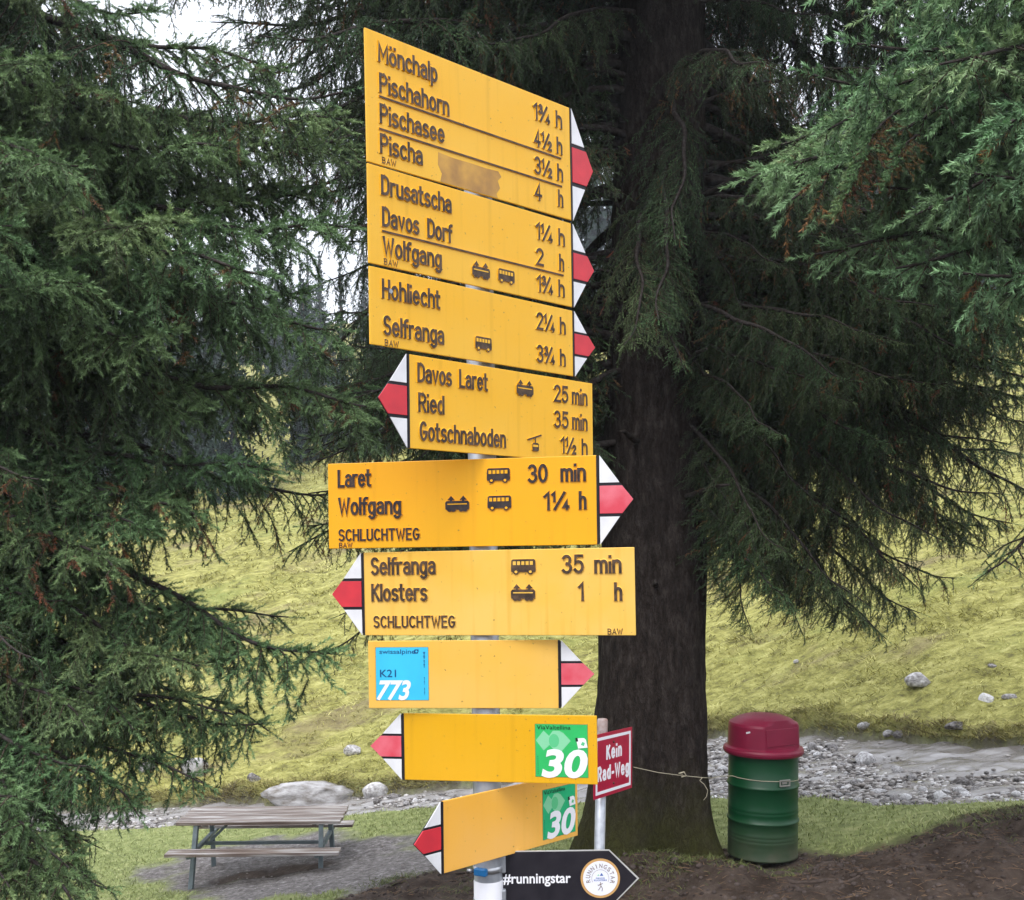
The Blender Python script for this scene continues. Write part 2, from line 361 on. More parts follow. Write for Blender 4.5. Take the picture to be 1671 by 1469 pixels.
def bough(seed, L=3.2, nsec=30, lsec=.78, rise=.12, sag=.42, up=.16, hang=1.6, dens=1.0, bare=.0, tipgreen=.25, dead=0.03, lush=False):
    """one bough: a limb with drooping side branches, hanging twigs and needled shoots. Local x runs outward."""
    rg = np.random.default_rng(seed)
    N = 36; t = np.linspace(0, 1, N)
    ax = np.zeros((N, 3)); ax[:, 0] = L * t
    ax[:, 2] = L * (rise * t - sag * t ** 2 + up * t ** 4)
    ax[:, 1] = L * (.06 * np.sin(t * 3.1 + rg.uniform(0, 6)) * t + .022 * np.sin(t * 9 + rg.uniform(0, 6)) * t + .006 * np.sin(t * 23 + rg.uniform(0, 6)))
    ax[:, 2] += L * (.016 * np.sin(t * 10 + rg.uniform(0, 6)) + .006 * np.sin(t * 25 + rg.uniform(0, 6))) * np.sqrt(t)
    rad0 = .011 * L + .006
    wood = [(ax, rad0 * (1 - t * .93) + .002, 6)]
    shoots = []       # p0, dir, len, tint
    def at_axis(s):
        f = s * (N - 1); i = min(int(f), N - 2); k = f - i
        return ax[i] * (1 - k) + ax[i + 1] * k, (ax[i + 1] - ax[i]) / np.linalg.norm(ax[i + 1] - ax[i])
    def grow(p, d, length, step, grav, wig):
        P = [p.copy()]; n = max(2, int(length / step))
        for i in range(n):
            d = d + np.array([0, 0, -grav * step]) + rg.normal(0, wig, 3) * step
            d = d / np.linalg.norm(d); p = p + d * step; P.append(p.copy())
        return np.array(P)
    def dress(P, start, lmin, lmax, tint, spacing):
        """side shoots along a twig, and needles along the twig itself"""
        seg = np.linalg.norm(np.diff(P, axis=0), axis=1); cl = np.concatenate([[0], np.cumsum(seg)]); T = cl[-1]
        s = start * T; sd = rg.choice([-1, 1])
        while s < T:
            i = min(np.searchsorted(cl, s) - 1, len(P) - 2); i = max(i, 0)
            k = (s - cl[i]) / max(seg[i], 1e-6); p = P[i] * (1 - k) + P[i + 1] * k; d = (P[i + 1] - P[i]) / max(seg[i], 1e-6)
            side = np.cross(d, [0, 0, 1.0]); nrm = np.linalg.norm(side)
            side = side / nrm if nrm > .15 else rg.normal(0, 1, 3)
            ph = rg.uniform(-.7, .7); side = side * math.cos(ph) + np.cross(d, side) * math.sin(ph)
            dd = d * rg.uniform(.55, .95) + side * sd * rg.uniform(.55, .9) + np.array([0, 0, -.25])
            dd /= np.linalg.norm(dd)
            u = s / T; ln = (lmin + (lmax - lmin) * rg.random()) * (1.05 - .55 * u)
            if rg.random() > bare: shoots.append((p, dd, ln, tint + rg.normal(0, .07)))
            sd = -sd; s += spacing * rg.uniform(.7, 1.35)
        n0 = int(start * (len(P) - 1))
        for i in range(n0, len(P) - 1):
            if rg.random() > bare * .8: shoots.append((P[i], (P[i + 1] - P[i]) / max(seg[i], 1e-6), seg[i], tint + rg.normal(0, .05)))
    for i in range(nsec * 2):
        s = .10 + .89 * ((i + rg.uniform(-.4, .4)) / (nsec * 2)); s = min(max(s, .08), .99)
        p, d = at_axis(s); sd = 1 if i % 2 else -1
        lat = np.cross(d, [0, 0, 1.0]); lat /= np.linalg.norm(lat)
        prof = (.45 + .55 * min(1, (s - .05) / .3)) * (1 - .78 * max(0, (s - .45) / .55) ** 1.1)
        ln = lsec * prof * rg.uniform(.6, 1.25)
        an = R(rg.uniform(38, 68)); dd = d * math.cos(an) + lat * sd * math.sin(an) + np.array([0, 0, rg.uniform(-.45, .12)])
        dd /= np.linalg.norm(dd)
        P = grow(p, dd, ln, .045, hang * rg.uniform(.6, 1.5), 1.6)
        wood.append((P, np.linspace(.0065, .0016, len(P)), 3))
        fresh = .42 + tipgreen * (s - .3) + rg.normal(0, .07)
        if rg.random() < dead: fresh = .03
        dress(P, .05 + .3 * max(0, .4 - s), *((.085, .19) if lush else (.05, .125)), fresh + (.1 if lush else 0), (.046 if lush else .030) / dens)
        # hanging twigs
        nt = int(ln / (.20 if lush else .13) * dens)
        for q in range(nt):
            k = rg.integers(1, len(P)); tl = rg.uniform(.14, .46) * (.45 + .55 * prof)
            dq = np.array([rg.normal(0, .5), rg.normal(0, .5), -.75]) + .5 * (P[k] - P[k - 1]) / .045
            dq /= np.linalg.norm(dq)
            Q_ = grow(P[k], dq, tl, .045, hang * 1.3, 1.8)
            wood.append((Q_, np.linspace(.0035, .0012, len(Q_)), 3))
            tn = .34 + tipgreen * .5 * (s - .3) + rg.normal(0, .09)
            if rg.random() < dead * 2: tn = .03
            dress(Q_, .15, *((.07, .14) if lush else (.035, .085)), tn + (.05 if lush else 0), (.052 if lush else .034) / dens)
    if lush:                                  # shoots standing along the upper side of the limb
        for i in range(90):
            s = rg.uniform(.3, 1); p, d = at_axis(min(s, .995)); dd = d * rg.uniform(.6, 1) + np.array([0, rg.normal(0, .7), rg.uniform(.1, .7)]); dd /= np.linalg.norm(dd)
            shoots.append((p, dd, rg.uniform(.07, .15), .5 + .3 * (s - .3)))
    p, d = at_axis(.999); shoots.append((p, d, .12, .8))
    # needles
    P0 = np.array([s[0] for s in shoots]); D = np.array([s[1] for s in shoots]); LN = np.array([s[2] for s in shoots]); TI = np.array([s[3] for s in shoots])
    cnt = np.maximum(4, (LN * (560 if lush else 430) * dens).astype(int)); idx = np.repeat(np.arange(len(LN)), cnt); M = len(idx)
    u = rg.random(M); d = D[idx]; p = P0[idx] + d * (u * LN[idx])[:, None]
    rv = rg.normal(0, 1, (M, 3)); rv -= d * (rv * d).sum(1)[:, None]; rv /= np.linalg.norm(rv, axis=1)[:, None]
    an = np.radians(rg.uniform(34, 70 if lush else 62, M)) * (1 - .35 * u); nd = d * np.cos(an)[:, None] + rv * np.sin(an)[:, None]
    nl = rg.uniform(.020, .031, M) if lush else rg.uniform(.015, .023, M); wv = np.cross(nd, rg.normal(0, 1, (M, 3))); wv /= np.linalg.norm(wv, axis=1)[:, None]; wv *= .0024 if lush else .0019
    V = np.stack([p - wv, p + wv, p + nd * nl[:, None]], 1).reshape(-1, 3)
    F = np.arange(M * 3).reshape(-1, 3)
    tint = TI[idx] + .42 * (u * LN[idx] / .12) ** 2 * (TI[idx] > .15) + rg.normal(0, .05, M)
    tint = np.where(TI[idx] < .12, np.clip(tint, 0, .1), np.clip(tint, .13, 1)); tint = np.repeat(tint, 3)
    VS, FS, MI = [V], [F], [np.zeros(M, int)]; off = len(V)
    for Pw, rw, n in wood:
        k = len(Pw); tg = np.gradient(Pw, axis=0); tg /= np.linalg.norm(tg, axis=1)[:, None] + 1e-9
        a = np.cross(tg, [.3, .5, .81]); a /= np.linalg.norm(a, axis=1)[:, None] + 1e-9; b = np.cross(tg, a)
        th = np.arange(n) * 2 * np.pi / n
        v = Pw[:, None, :] + (a[:, None, :] * np.cos(th)[None, :, None] + b[:, None, :] * np.sin(th)[None, :, None]) * np.asarray(rw)[:, None, None]
        VS.append(v.reshape(-1, 3))
        i0 = (np.arange(k - 1)[:, None] * n + np.arange(n)[None, :]).ravel(); i1 = (np.arange(k - 1)[:, None] * n + ((np.arange(n) + 1) % n)[None, :]).ravel()
        tr = np.concatenate([np.stack([i0, i1, i1 + n], 1), np.stack([i0, i1 + n, i0 + n], 1)]) + off
        FS.append(tr); MI.append(np.full(len(tr), 2 if n > 3 else 1)); off += k * n
    V = np.concatenate(VS); F = np.concatenate(FS)
    tint = np.concatenate([tint, np.full(len(V) - len(tint), .3)])
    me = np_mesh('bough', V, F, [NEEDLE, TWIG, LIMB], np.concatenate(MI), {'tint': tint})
    return me, ax[-1].copy(), len(F)

VARS = []
ntri = 0
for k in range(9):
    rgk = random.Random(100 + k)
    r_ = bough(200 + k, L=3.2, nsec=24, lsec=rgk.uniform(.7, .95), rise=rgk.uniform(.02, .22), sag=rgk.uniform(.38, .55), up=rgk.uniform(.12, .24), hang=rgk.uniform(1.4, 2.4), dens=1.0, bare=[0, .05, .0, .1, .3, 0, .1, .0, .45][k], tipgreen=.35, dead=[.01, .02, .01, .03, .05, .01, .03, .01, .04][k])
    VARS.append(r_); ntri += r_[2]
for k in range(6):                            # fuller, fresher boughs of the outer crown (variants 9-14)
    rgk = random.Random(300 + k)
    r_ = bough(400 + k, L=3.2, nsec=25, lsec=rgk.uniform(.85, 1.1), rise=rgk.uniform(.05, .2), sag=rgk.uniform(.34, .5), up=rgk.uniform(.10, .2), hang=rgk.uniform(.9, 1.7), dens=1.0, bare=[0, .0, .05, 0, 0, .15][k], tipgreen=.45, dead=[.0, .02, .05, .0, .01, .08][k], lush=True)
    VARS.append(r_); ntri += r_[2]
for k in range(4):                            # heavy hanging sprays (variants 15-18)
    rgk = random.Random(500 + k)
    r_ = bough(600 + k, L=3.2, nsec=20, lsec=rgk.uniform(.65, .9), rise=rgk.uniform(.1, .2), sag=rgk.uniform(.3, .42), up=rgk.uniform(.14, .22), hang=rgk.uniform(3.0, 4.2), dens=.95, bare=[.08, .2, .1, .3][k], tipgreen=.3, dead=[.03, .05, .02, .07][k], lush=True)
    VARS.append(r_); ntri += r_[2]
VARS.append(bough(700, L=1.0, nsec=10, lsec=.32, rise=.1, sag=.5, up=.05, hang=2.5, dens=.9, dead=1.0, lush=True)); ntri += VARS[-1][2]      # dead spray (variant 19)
print('bough triangles', ntri)

def place_bough(tree, origin, base, tip, var, roll=0.0, needles=None):
    """copy of a bough mesh whose foot sits at base and whose end reaches tip (world points)"""
    me, lt, _ = VARS[var]
    d = Vector(tip) - Vector(base); ch = Vector(lt)
    s = d.length / ch.length
    az = math.atan2(d.y, d.x) - math.atan2(ch.y, ch.x)
    el = math.atan2(d.z, math.hypot(d.x, d.y)) - math.atan2(ch.z, math.hypot(ch.x, ch.y))
    o = bpy.data.objects.new('bough', me); COL.objects.link(o); o.parent = tree
    mtx = Matrix.Rotation(az, 4, 'Z') @ Matrix.Rotation(-el, 4, 'Y') @ Matrix.Rotation(roll, 4, 'X')
    o.matrix_local = Matrix.Translation(Vector(base) - Vector(origin)) @ mtx @ Matrix.Diagonal((s, s, s, 1))
    if needles: o.material_slots[0].link = 'OBJECT'; o.material_slots[0].material = needles
    return o

def bark_material():
    m = bpy.data.materials.new('spruce_bark'); m.use_nodes = True
    n, l = m.node_tree.nodes, m.node_tree.links; b = n['Principled BSDF']
    tc = n.new('ShaderNodeTexCoord'); mp = n.new('ShaderNodeMapping'); mp.inputs['Scale'].default_value = (1, 1, .35); l.new(tc.outputs['Object'], mp.inputs[0])
    t = n.new('ShaderNodeTexNoise'); t.inputs['Scale'].default_value = 16; t.inputs['Detail'].default_value = 10; t.inputs['Roughness'].default_value = .7; l.new(mp.outputs[0], t.inputs[0])
    rp = n.new('ShaderNodeValToRGB'); e = rp.color_ramp.elements; e.new(.5)
    for k, (p, c) in enumerate([(.3, (.018, .013, .011)), (.5, (.044, .034, .029)), (.72, (.10, .082, .074))]): e[k].position = p; e[k].color = (*c, 1)
    l.new(t.outputs[0], rp.inputs[0])
    at = n.new('ShaderNodeAttribute'); at.attribute_name = 'moss'
    t2 = n.new('ShaderNodeTexNoise'); t2.inputs['Scale'].default_value = 7; t2.inputs['Detail'].default_value = 6; l.new(tc.outputs['Object'], t2.inputs[0])
    ad = n.new('ShaderNodeMath'); ad.operation = 'MULTIPLY_ADD'; ad.inputs[1].default_value = 1.6; l.new(at.outputs['Fac'], ad.inputs[0])
    sb = n.new('ShaderNodeMath'); sb.operation = 'SUBTRACT'; sb.inputs[1].default_value = .95; l.new(t2.outputs[0], sb.inputs[0]); l.new(sb.outputs[0], ad.inputs[2])
    cl = n.new('ShaderNodeClamp'); l.new(ad.outputs[0], cl.inputs[0])
    x = n.new('ShaderNodeMix'); x.data_type = 'RGBA'; x.inputs[7].default_value = (.052, .052, .015, 1); l.new(cl.outputs[0], x.inputs[0]); l.new(rp.outputs[0], x.inputs[6])
    vc = n.new('ShaderNodeTexVoronoi'); vc.inputs['Scale'].default_value = 24; vc.feature = 'DISTANCE_TO_EDGE'
    wv = n.new('ShaderNodeMix'); wv.data_type = 'RGBA'; wv.inputs[0].default_value = .16; l.new(mp.outputs[0], wv.inputs[6]); l.new(t.outputs[1], wv.inputs[7]); l.new(wv.outputs[2], vc.inputs[0])
    cr = n.new('ShaderNodeMapRange'); cr.inputs[1].default_value = .0; cr.inputs[2].default_value = .10; cr.inputs[3].default_value = .5; cr.inputs[4].default_value = 1.0; l.new(vc.outputs[0], cr.inputs[0])
    sc = n.new('ShaderNodeVectorMath'); sc.operation = 'SCALE'; l.new(x.outputs[2], sc.inputs[0]); l.new(cr.outputs[0], sc.inputs['Scale'])
    l.new(sc.outputs[0], b.inputs['Base Color']); b.inputs['Roughness'].default_value = .95; b.inputs['Specular IOR Level'].default_value = .12
    v = vc
    ms = n.new('ShaderNodeMath'); ms.operation = 'MULTIPLY_ADD'; ms.inputs[1].default_value = 1.4; l.new(v.outputs[0], ms.inputs[0]); l.new(t.outputs[0], ms.inputs[2])
    bp = n.new('ShaderNodeBump'); bp.inputs['Strength'].default_value = .9; bp.inputs['Distance'].default_value = .025
    l.new(ms.outputs[0], bp.inputs['Height']); l.new(bp.outputs[0], b.inputs['Normal'])
    return m
BARK = bark_material()

def trunk_mesh(h, r0, lean, flare, seed, nz=220, na=112):
    z = np.concatenate([np.linspace(-.35, 1.6, nz // 2), np.linspace(1.6, h, nz // 2 + 1)[1:]]); a = np.linspace(0, 2 * np.pi, na, endpoint=False)
    Zg, Ag = np.meshgrid(z, a, indexing='ij')
    r = r0 * (1 - .060 * np.maximum(Zg, 0)) if h > 5 else r0
    r = np.where(Zg > 0, r0 * np.maximum(.05, 1 - Zg / h) ** .62 * (1 + 0 * Zg), r0)
    r = r * (1 + flare * np.exp(-np.maximum(Zg, -.3) / .42) * (.55 + .45 * np.cos(Ag * 5 + seed) + .25 * np.cos(Ag * 3 + 1.3)))
    cx_, sx_ = np.cos(Ag), np.sin(Ag)
    pl = fbm(Ag * 9 / (2 * np.pi) * 3, Zg * 3.2, seed) + .5 * fbm(Ag * 40 / (2 * np.pi) * 1.0, Zg * 7, seed + 3)
    pl = pl * np.minimum(1, np.minimum(Ag, 2 * np.pi - Ag) / .15)
    r = r + .022 * pl * np.minimum(1, r / .2)
    V = np.stack([r * cx_ + lean[0] * Zg, r * sx_ + lean[1] * Zg, Zg], -1).reshape(-1, 3)
    nzz = len(z); i0 = (np.arange(nzz - 1)[:, None] * na + np.arange(na)[None, :]).ravel(); i1 = (np.arange(nzz - 1)[:, None] * na + ((np.arange(na) + 1) % na)[None, :]).ravel()
    moss = np.clip(1 - (Zg - .1) / 1.15, 0, 1).ravel()
    return np_mesh('trunk', V, np.stack([i0, i1, i1 + na, i0 + na], 1), [BARK], attrs={'moss': moss}, smooth=True)

def spruce(loc, h, r0, lean, flare, seed, label, group='old spruces around the signs'):
    t = empty('spruce_tree', loc); tag(t, label, 'tree', group)
    link('trunk', trunk_mesh(h, r0, lean, flare, seed), t)
    return t
def axis_at(loc, lean, z): return Vector((loc[0] + lean[0] * (z - loc[2]), loc[1] + lean[1] * (z - loc[2]), z))

# great spruce beside the litter bin
LA = (1.10, 8.68, -.08); leanA = (.030, 0)
TA = spruce(LA, 19, .470, leanA, .66, 4, 'great dark spruce with a thick trunk beside the green barrel')
rb = random.Random(11)
# foot height, end pixel of the photograph, end depth, variant
A_LIST = [
 # to the right, low dark curtain
 (3.55, (1500, 960), 8.4, 0), (3.30, (1420, 990), 7.9, 1), (3.9, (1640, 800), 8.3, 2), (3.7, (1600, 860), 9.4, 3), (3.2, (1330, 985), 9.6, 5), (4.2, (1610, 700), 8.8, 7),
 (4.3, (1560, 620), 7.6, 6), (4.6, (1660, 560), 9.0, 0), (4.0, (1480, 800), 10.2, 1), (3.6, (1290, 900), 7.5, 2), (4.9, (1600, 430), 8.2, 4), (4.5, (1400, 620), 7.0, 3),
 (3.35, (1560, 940), 9.0, 6), (3.15, (1240, 960), 8.9, 7), (4.4, (1330, 700), 10.4, 5), (3.8, (1350, 830), 8.0, 8),
 (3.45, (1390, 960), 8.6, 2), (3.5, (1460, 900), 9.2, 0), (3.75, (1540, 880), 8.0, 7), (4.05, (1500, 760), 8.4, 5), (4.15, (1420, 720), 8.9, 1), (4.35, (1640, 640), 9.6, 2), (3.4, (1250, 930), 7.9, 5), (3.65, (1330, 890), 9.0, 7), (4.55, (1500, 560), 8.6, 6), (4.7, (1330, 560), 8.0, 3), (3.95, (1260, 760), 8.2, 0), (4.25, (1200, 690), 7.8, 6), (3.3, (1500, 1000), 9.6, 5), (4.8, (1250, 560), 9.6, 2), (4.1, (1660, 740), 10.4, 1),
 # to the right, upper limbs
 (5.3, (1420, 330), 7.2, 3), (5.6, (1560, 260), 7.8, 8), (6.1, (1500, 120), 7.4, 4), (5.9, (1330, 190), 9.8, 6), (5.1, (1300, 440), 7.6, 8), (7.0, (1380, 10), 7.8, 2), (7.3, (1560, -60), 8.2, 5), (5.0, (1660, 330), 9.6, 7),
 (6.3, (1250, 100), 6.4, 8),
 # behind the signs and to the left
 (6.9, (760, 60), 7.2, 2), (6.4, (640, 140), 7.6, 0), (5.9, (560, 260), 7.0, 5), (5.4, (480, 380), 7.3, 7), (4.9, (520, 520), 7.4, 1), (4.5, (470, 640), 7.8, 6), (4.1, (500, 800), 7.9, 2), (3.8, (470, 900), 8.2, 0), (3.4, (560, 1010), 8.6, 8), (3.5, (620, 960), 9.9, 3), (4.3, (620, 760), 9.8, 5),
 (7.4, (420, -20), 7.5, 8), (7.1, (350, 60), 8.0, 0), (6.8, (520, 150), 8.5, 7), (6.3, (460, 230), 8.8, 2), (7.9, (200, -60), 8.0, 5), (5.8, (590, 300), 8.6, 6), (7.5, (480, 40), 9.0, 4), (6.9, (600, 60), 8.2, 8), (6.0, (380, 300), 8.0, 1), (7.2, (640, -20), 9.4, 2),
 (4.4, (540, 690), 8.2, 0), (4.1, (560, 840), 8.0, 5), (4.3, (500, 740), 8.4, 8), (3.9, (590, 930), 8.3, 3), (4.6, (580, 600), 8.6, 7), (3.4, (1230, 1030), 8.2, 5), (3.45, (1310, 1035), 8.6, 0), (3.5, (1450, 1040), 8.8, 7), (3.3, (1190, 1000), 9.2, 1), (3.55, (1380, 1010), 9.4, 2), (3.2, (540, 1060), 9.4, 8),
 (5.10, (1291, 537), 8.6, 2), (4.16, (1198, 784), 8.4, 0), (3.87, (1285, 777), 8.3, 2), (2.99, (1302, 1003), 7.7, 15), (5.06, (1534, 573), 8.4, 16), (3.86, (1227, 816), 9.3, 5), (5.09, (1296, 635), 10.1, 15), (5.53, (1551, 483), 8.4, 15), (4.39, (1554, 712), 8.7, 17), (4.93, (1384, 609), 8.3, 2), (3.77, (1209, 827), 8.3, 18), (5.11, (1491, 558), 9.4, 7), (4.21, (1463, 724), 8.1, 17), (3.88, (1327, 789), 10.0, 0), (5.00, (1494, 628), 9.1, 2), (4.88, (1332, 578), 8.8, 2), (3.63, (1575, 891), 9.5, 0), (4.60, (1328, 658), 8.0, 17), (5.60, (1482, 522), 9.2, 15), (4.57, (1248, 691), 10.1, 0), (4.36, (1346, 732), 8.5, 15), (4.41, (1435, 723), 8.1, 2), (5.31, (1215, 510), 8.0, 5), (3.96, (1450, 783), 9.1, 0), (4.08, (1242, 773), 9.6, 7), (4.67, (1395, 614), 8.7, 17), (3.60, (1380, 839), 8.7, 7), (4.63, (1203, 621), 8.2, 7), (4.92, (1369, 625), 8.4, 16), (2.90, (1433, 1029), 8.6, 0), (5.89, (539, 388), 7.8, 2), (4.27, (517, 743), 8.8, 16), (5.78, (528, 465), 8.8, 5), (3.44, (599, 932), 7.5, 15), (6.13, (563, 358), 9.0, 5), (5.86, (563, 368), 7.7, 8), (5.02, (536, 584), 8.1, 2), (6.21, (599, 338), 9.0, 16), (4.74, (577, 570), 7.8, 2), (4.40, (492, 713), 8.9, 16), (4.26, (536, 661), 7.4, 8), (4.51, (485, 683), 7.9, 0), (6.47, (427, 214), 8.3, 4), (7.57, (553, 23), 8.4, 4), (6.88, (434, 212), 8.9, 0), (7.15, (360, 173), 9.0, 7), (6.73, (442, 199), 8.2, 2), (6.26, (501, 260), 8.3, 8), (6.13, (375, 244), 7.7, 7), (7.56, (562, 72), 9.2, 2),
 (5.28, (1681, 533), 8.0, 0), (5.14, (1670, 548), 8.8, 15), (5.03, (1703, 593), 8.1, 17), (5.11, (1678, 498), 7.9, 15), (5.22, (1645, 587), 9.1, 5), (5.65, (1658, 508), 9.1, 5), (5.00, (1722, 537), 8.3, 17), (4.65, (1719, 619), 7.9, 7), (5.60, (1652, 510), 9.0, 15), (4.97, (1640, 599), 8.1, 5), (4.45, (1600, 661), 8.8, 1), (4.09, (1651, 725), 8.4, 1), (4.51, (1657, 663), 8.9, 6), (4.70, (1664, 655), 8.5, 1), (6.20, (541, 290), 8.3, 7), (6.59, (580, 215), 8.4, 5), (6.61, (560, 258), 8.3, 5), (6.04, (420, 312), 8.0, 2), (6.29, (587, 266), 7.4, 5), (6.52, (400, 196), 7.8, 0), (6.50, (458, 222), 8.2, 7), (6.37, (548, 301), 8.2, 2), (6.76, (507, 189), 8.4, 7), (3.31, (541, 887), 8.1, 8), (3.42, (500, 856), 7.7, 16), (4.30, (511, 665), 7.5, 15), (4.47, (487, 678), 7.9, 8), (4.25, (514, 754), 7.7, 8), (5.7, (1085, 520), 7.0, 2), (5.4, (1010, 565), 7.1, 5), (6.2, (1130, 400), 7.1, 7), (5.0, (1130, 600), 7.3, 0),
 (5.0, (1680, 560), 8.6, 2), (4.8, (1650, 600), 8.0, 0), (5.4, (1690, 480), 8.2, 5), (4.6, (1690, 640), 8.8, 7), (5.2, (1640, 520), 9.2, 1), (5.6, (1680, 400), 8.8, 6), (4.4, (1700, 690), 9.2, 3), (4.9, (1560, 500), 7.6, 7), (4.5, (1480, 560), 7.4, 0), (4.2, (1380, 660), 7.4, 5), (4.0, (1290, 720), 7.3, 7),
 (6.7, (420, 60), 6.9, 3), (7.2, (560, -40), 7.2, 7), (5.7, (700, 330), 6.8, 4), (7.6, (330, -60), 7.2, 1), (7.8, (900, -60), 7.0, 0), (4.0, (700, 880), 7.2, 4), (3.25, (740, 1040), 9.6, 8), (4.7, (690, 600), 10.2, 1), (5.5, (760, 380), 10.4, 2), (6.5, (820, 150), 10.6, 3),
]
for z0, px, Yt, vr in A_LIST:
    tipw = W(px[0], px[1], Yt); c = axis_at(LA, leanA, z0); d = Vector((tipw.x - c.x, tipw.y - c.y, 0)); d.normalize()
    place_bough(TA, LA, c + d * .3, tipw, vr, rb.uniform(-.25, .25))
for k, (zz_, an_, ln_) in enumerate([(2.9, -60, .5), (3.35, -118, .35), (3.9, -75, .55), (2.55, -20, .25), (4.6, -130, .4), (5.3, -48, .5), (4.25, -160, .6), (2.2, -95, .12)]):
    c = axis_at(LA, leanA, zz_) - Vector(LA); d = Vector((math.cos(R(an_)), math.sin(R(an_)), .12))
    MB().tube([c + d * .3, c + d * (.42 + ln_ * .3), c + d * (.42 + ln_ * .7) + Vector((0, 0, .02)), c + d * (.42 + ln_)], [.030, .022, .016, .009], 7).build('branch_stub', LIMB, TA)
for k in range(52):                           # the rest of the crown: behind and above
    z0 = 7.4 + (k / 52) ** 1.15 * 10.5; an = k * 2.399 + rb.uniform(-.3, .3); ln = max(.9, 4.1 * (1 - (z0 - 7) / 13.0)) * rb.uniform(.85, 1.15)
    c = axis_at(LA, leanA, z0); d = Vector((math.cos(an), math.sin(an), 0))
    place_bough(TA, LA, c + d * .15, c + d * ln + Vector((0, 0, -.32 * ln)), rb.randrange(9), rb.uniform(-.3, .3))
for k in range(44):                           # back of the lower crown
    z0 = 3.9 + k * .125; an = R(rb.uniform(5, 175)); ln = rb.uniform(2.6, 4.4); c = axis_at(LA, leanA, z0); d = Vector((math.cos(an), math.sin(an), 0))
    place_bough(TA, LA, c + d * .3, c + d * ln + Vector((0, 0, -.38 * ln)), rb.randrange(9), rb.uniform(-.3, .3))

for k in range(44):                           # extra unseen boughs above the frame, added to shade the trunk
    z0 = 7.3 + k * .085; an = k * 2.399 + rb.uniform(-.3, .3); ln = rb.uniform(3.2, 4.3) * (1.0 if math.sin(an) > -.3 else .8)
    c = axis_at(LA, leanA, z0); d = Vector((math.cos(an), math.sin(an), 0))
    place_bough(TA, LA, c + d * .15, c + d * ln + Vector((0, 0, -.22 * ln)), rb.randrange(9), rb.uniform(-.3, .3))

# spruce at the left, trunk outside the frame
LB = (-4.55, 6.6, gz(-4.55, 6.6) - .05); leanB = (0, 0)
TB = spruce(LB, 16, .34, leanB, .3, 9, 'leafy green spruce whose boughs fill the left of the view')
B_LIST = [
 (5.7, (90, 100), 5.4, 9), (5.4, (230, 170), 5.6, 10), (5.2, (380, 240), 5.8, 12), (5.0, (140, 280), 5.0, 11), (4.7, (300, 380), 5.3, 9), (4.6, (560, 370), 5.9, 13), (4.4, (420, 450), 5.4, 10), (4.2, (130, 470), 5.0, 12), (4.1, (280, 540), 5.5, 9),
 (4.0, (60, 400), 4.8, 13), (4.3, (540, 530), 6.0, 11), (3.6, (600, 670), 6.2, 10), (3.3, (440, 770), 6.0, 12), (3.0, (360, 850), 5.8, 14), (2.7, (545, 1070), 6.1, 9), (2.5, (340, 1100), 5.8, 13), (2.9, (200, 940), 5.4, 14), (2.4, (220, 1190), 5.6, 3), (2.1, (120, 1320), 5.4, 1), (2.6, (60, 1070), 5.1, 8), (1.9, (40, 1430), 5.2, 5), (3.2, (90, 780), 5.2, 8),
 (5.3, (560, 190), 6.4, 12), (5.8, (450, 110), 6.6, 10), (6.1, (260, 30), 6.0, 9), (6.3, (120, -20), 5.6, 11), (3.5, (220, 690), 6.8, 4), (2.3, (440, 1190), 6.6, 3), (2.8, (280, 1000), 6.9, 8), (3.8, (360, 610), 6.6, 6), (2.2, (300, 1240), 6.4, 8), (2.0, (170, 1380), 6.2, 4),
 (4.8, (190, 360), 6.2, 10), (4.5, (380, 330), 6.4, 13), (4.2, (500, 470), 6.7, 9), (3.9, (200, 580), 5.9, 12), (3.7, (440, 640), 6.8, 11), (5.1, (300, 250), 6.6, 9), (5.5, (60, 200), 5.9, 13), (4.9, (40, 330), 5.6, 10), (4.3, (60, 540), 5.6, 9), (4.9, (480, 300), 6.9, 9), (5.2, (420, 210), 7.0, 10), (4.6, (540, 330), 7.0, 13), (5.0, (560, 260), 6.7, 11), (3.4, (560, 800), 6.9, 6), (2.6, (470, 1010), 6.8, 2), (2.3, (380, 1170), 5.9, 5), (2.2, (150, 1250), 5.2, 7), (1.8, (110, 1420), 5.0, 2), (2.0, (60, 1350), 4.8, 0), (2.4, (270, 1120), 6.1, 1), (2.9, (110, 980), 5.6, 6), (3.1, (250, 860), 5.6, 12), (1.7, (20, 1460), 4.9, 5), (2.1, (230, 1330), 5.6, 15), (2.2, (330, 1290), 5.8, 16), (2.4, (430, 1180), 6.0, 17), (1.8, (180, 1440), 5.3, 18), (1.7, (90, 1475), 5.0, 16), (2.0, (30, 1300), 4.7, 17), (2.2, (140, 1180), 5.3, 15), (2.6, (400, 1040), 6.2, 18), (1.6, (130, 1500), 4.8, 15),
]
for z0, px, Yt, vr in B_LIST:
    tipw = W(px[0], px[1], Yt); c = Vector((LB[0], LB[1], max(tipw.z + .15, min(z0 + .25, tipw.z + 1.25)))); vr = {1: 15, 5: 16, 7: 17, 0: 18, 3: 15, 6: 17, 2: 16}.get(vr, vr) if px[1] > 850 else vr; d = Vector((tipw.x - c.x, tipw.y - c.y, 0)); d.normalize()
    place_bough(TB, LB, c + d * .2, tipw, vr, rb.uniform(-.25, .25))
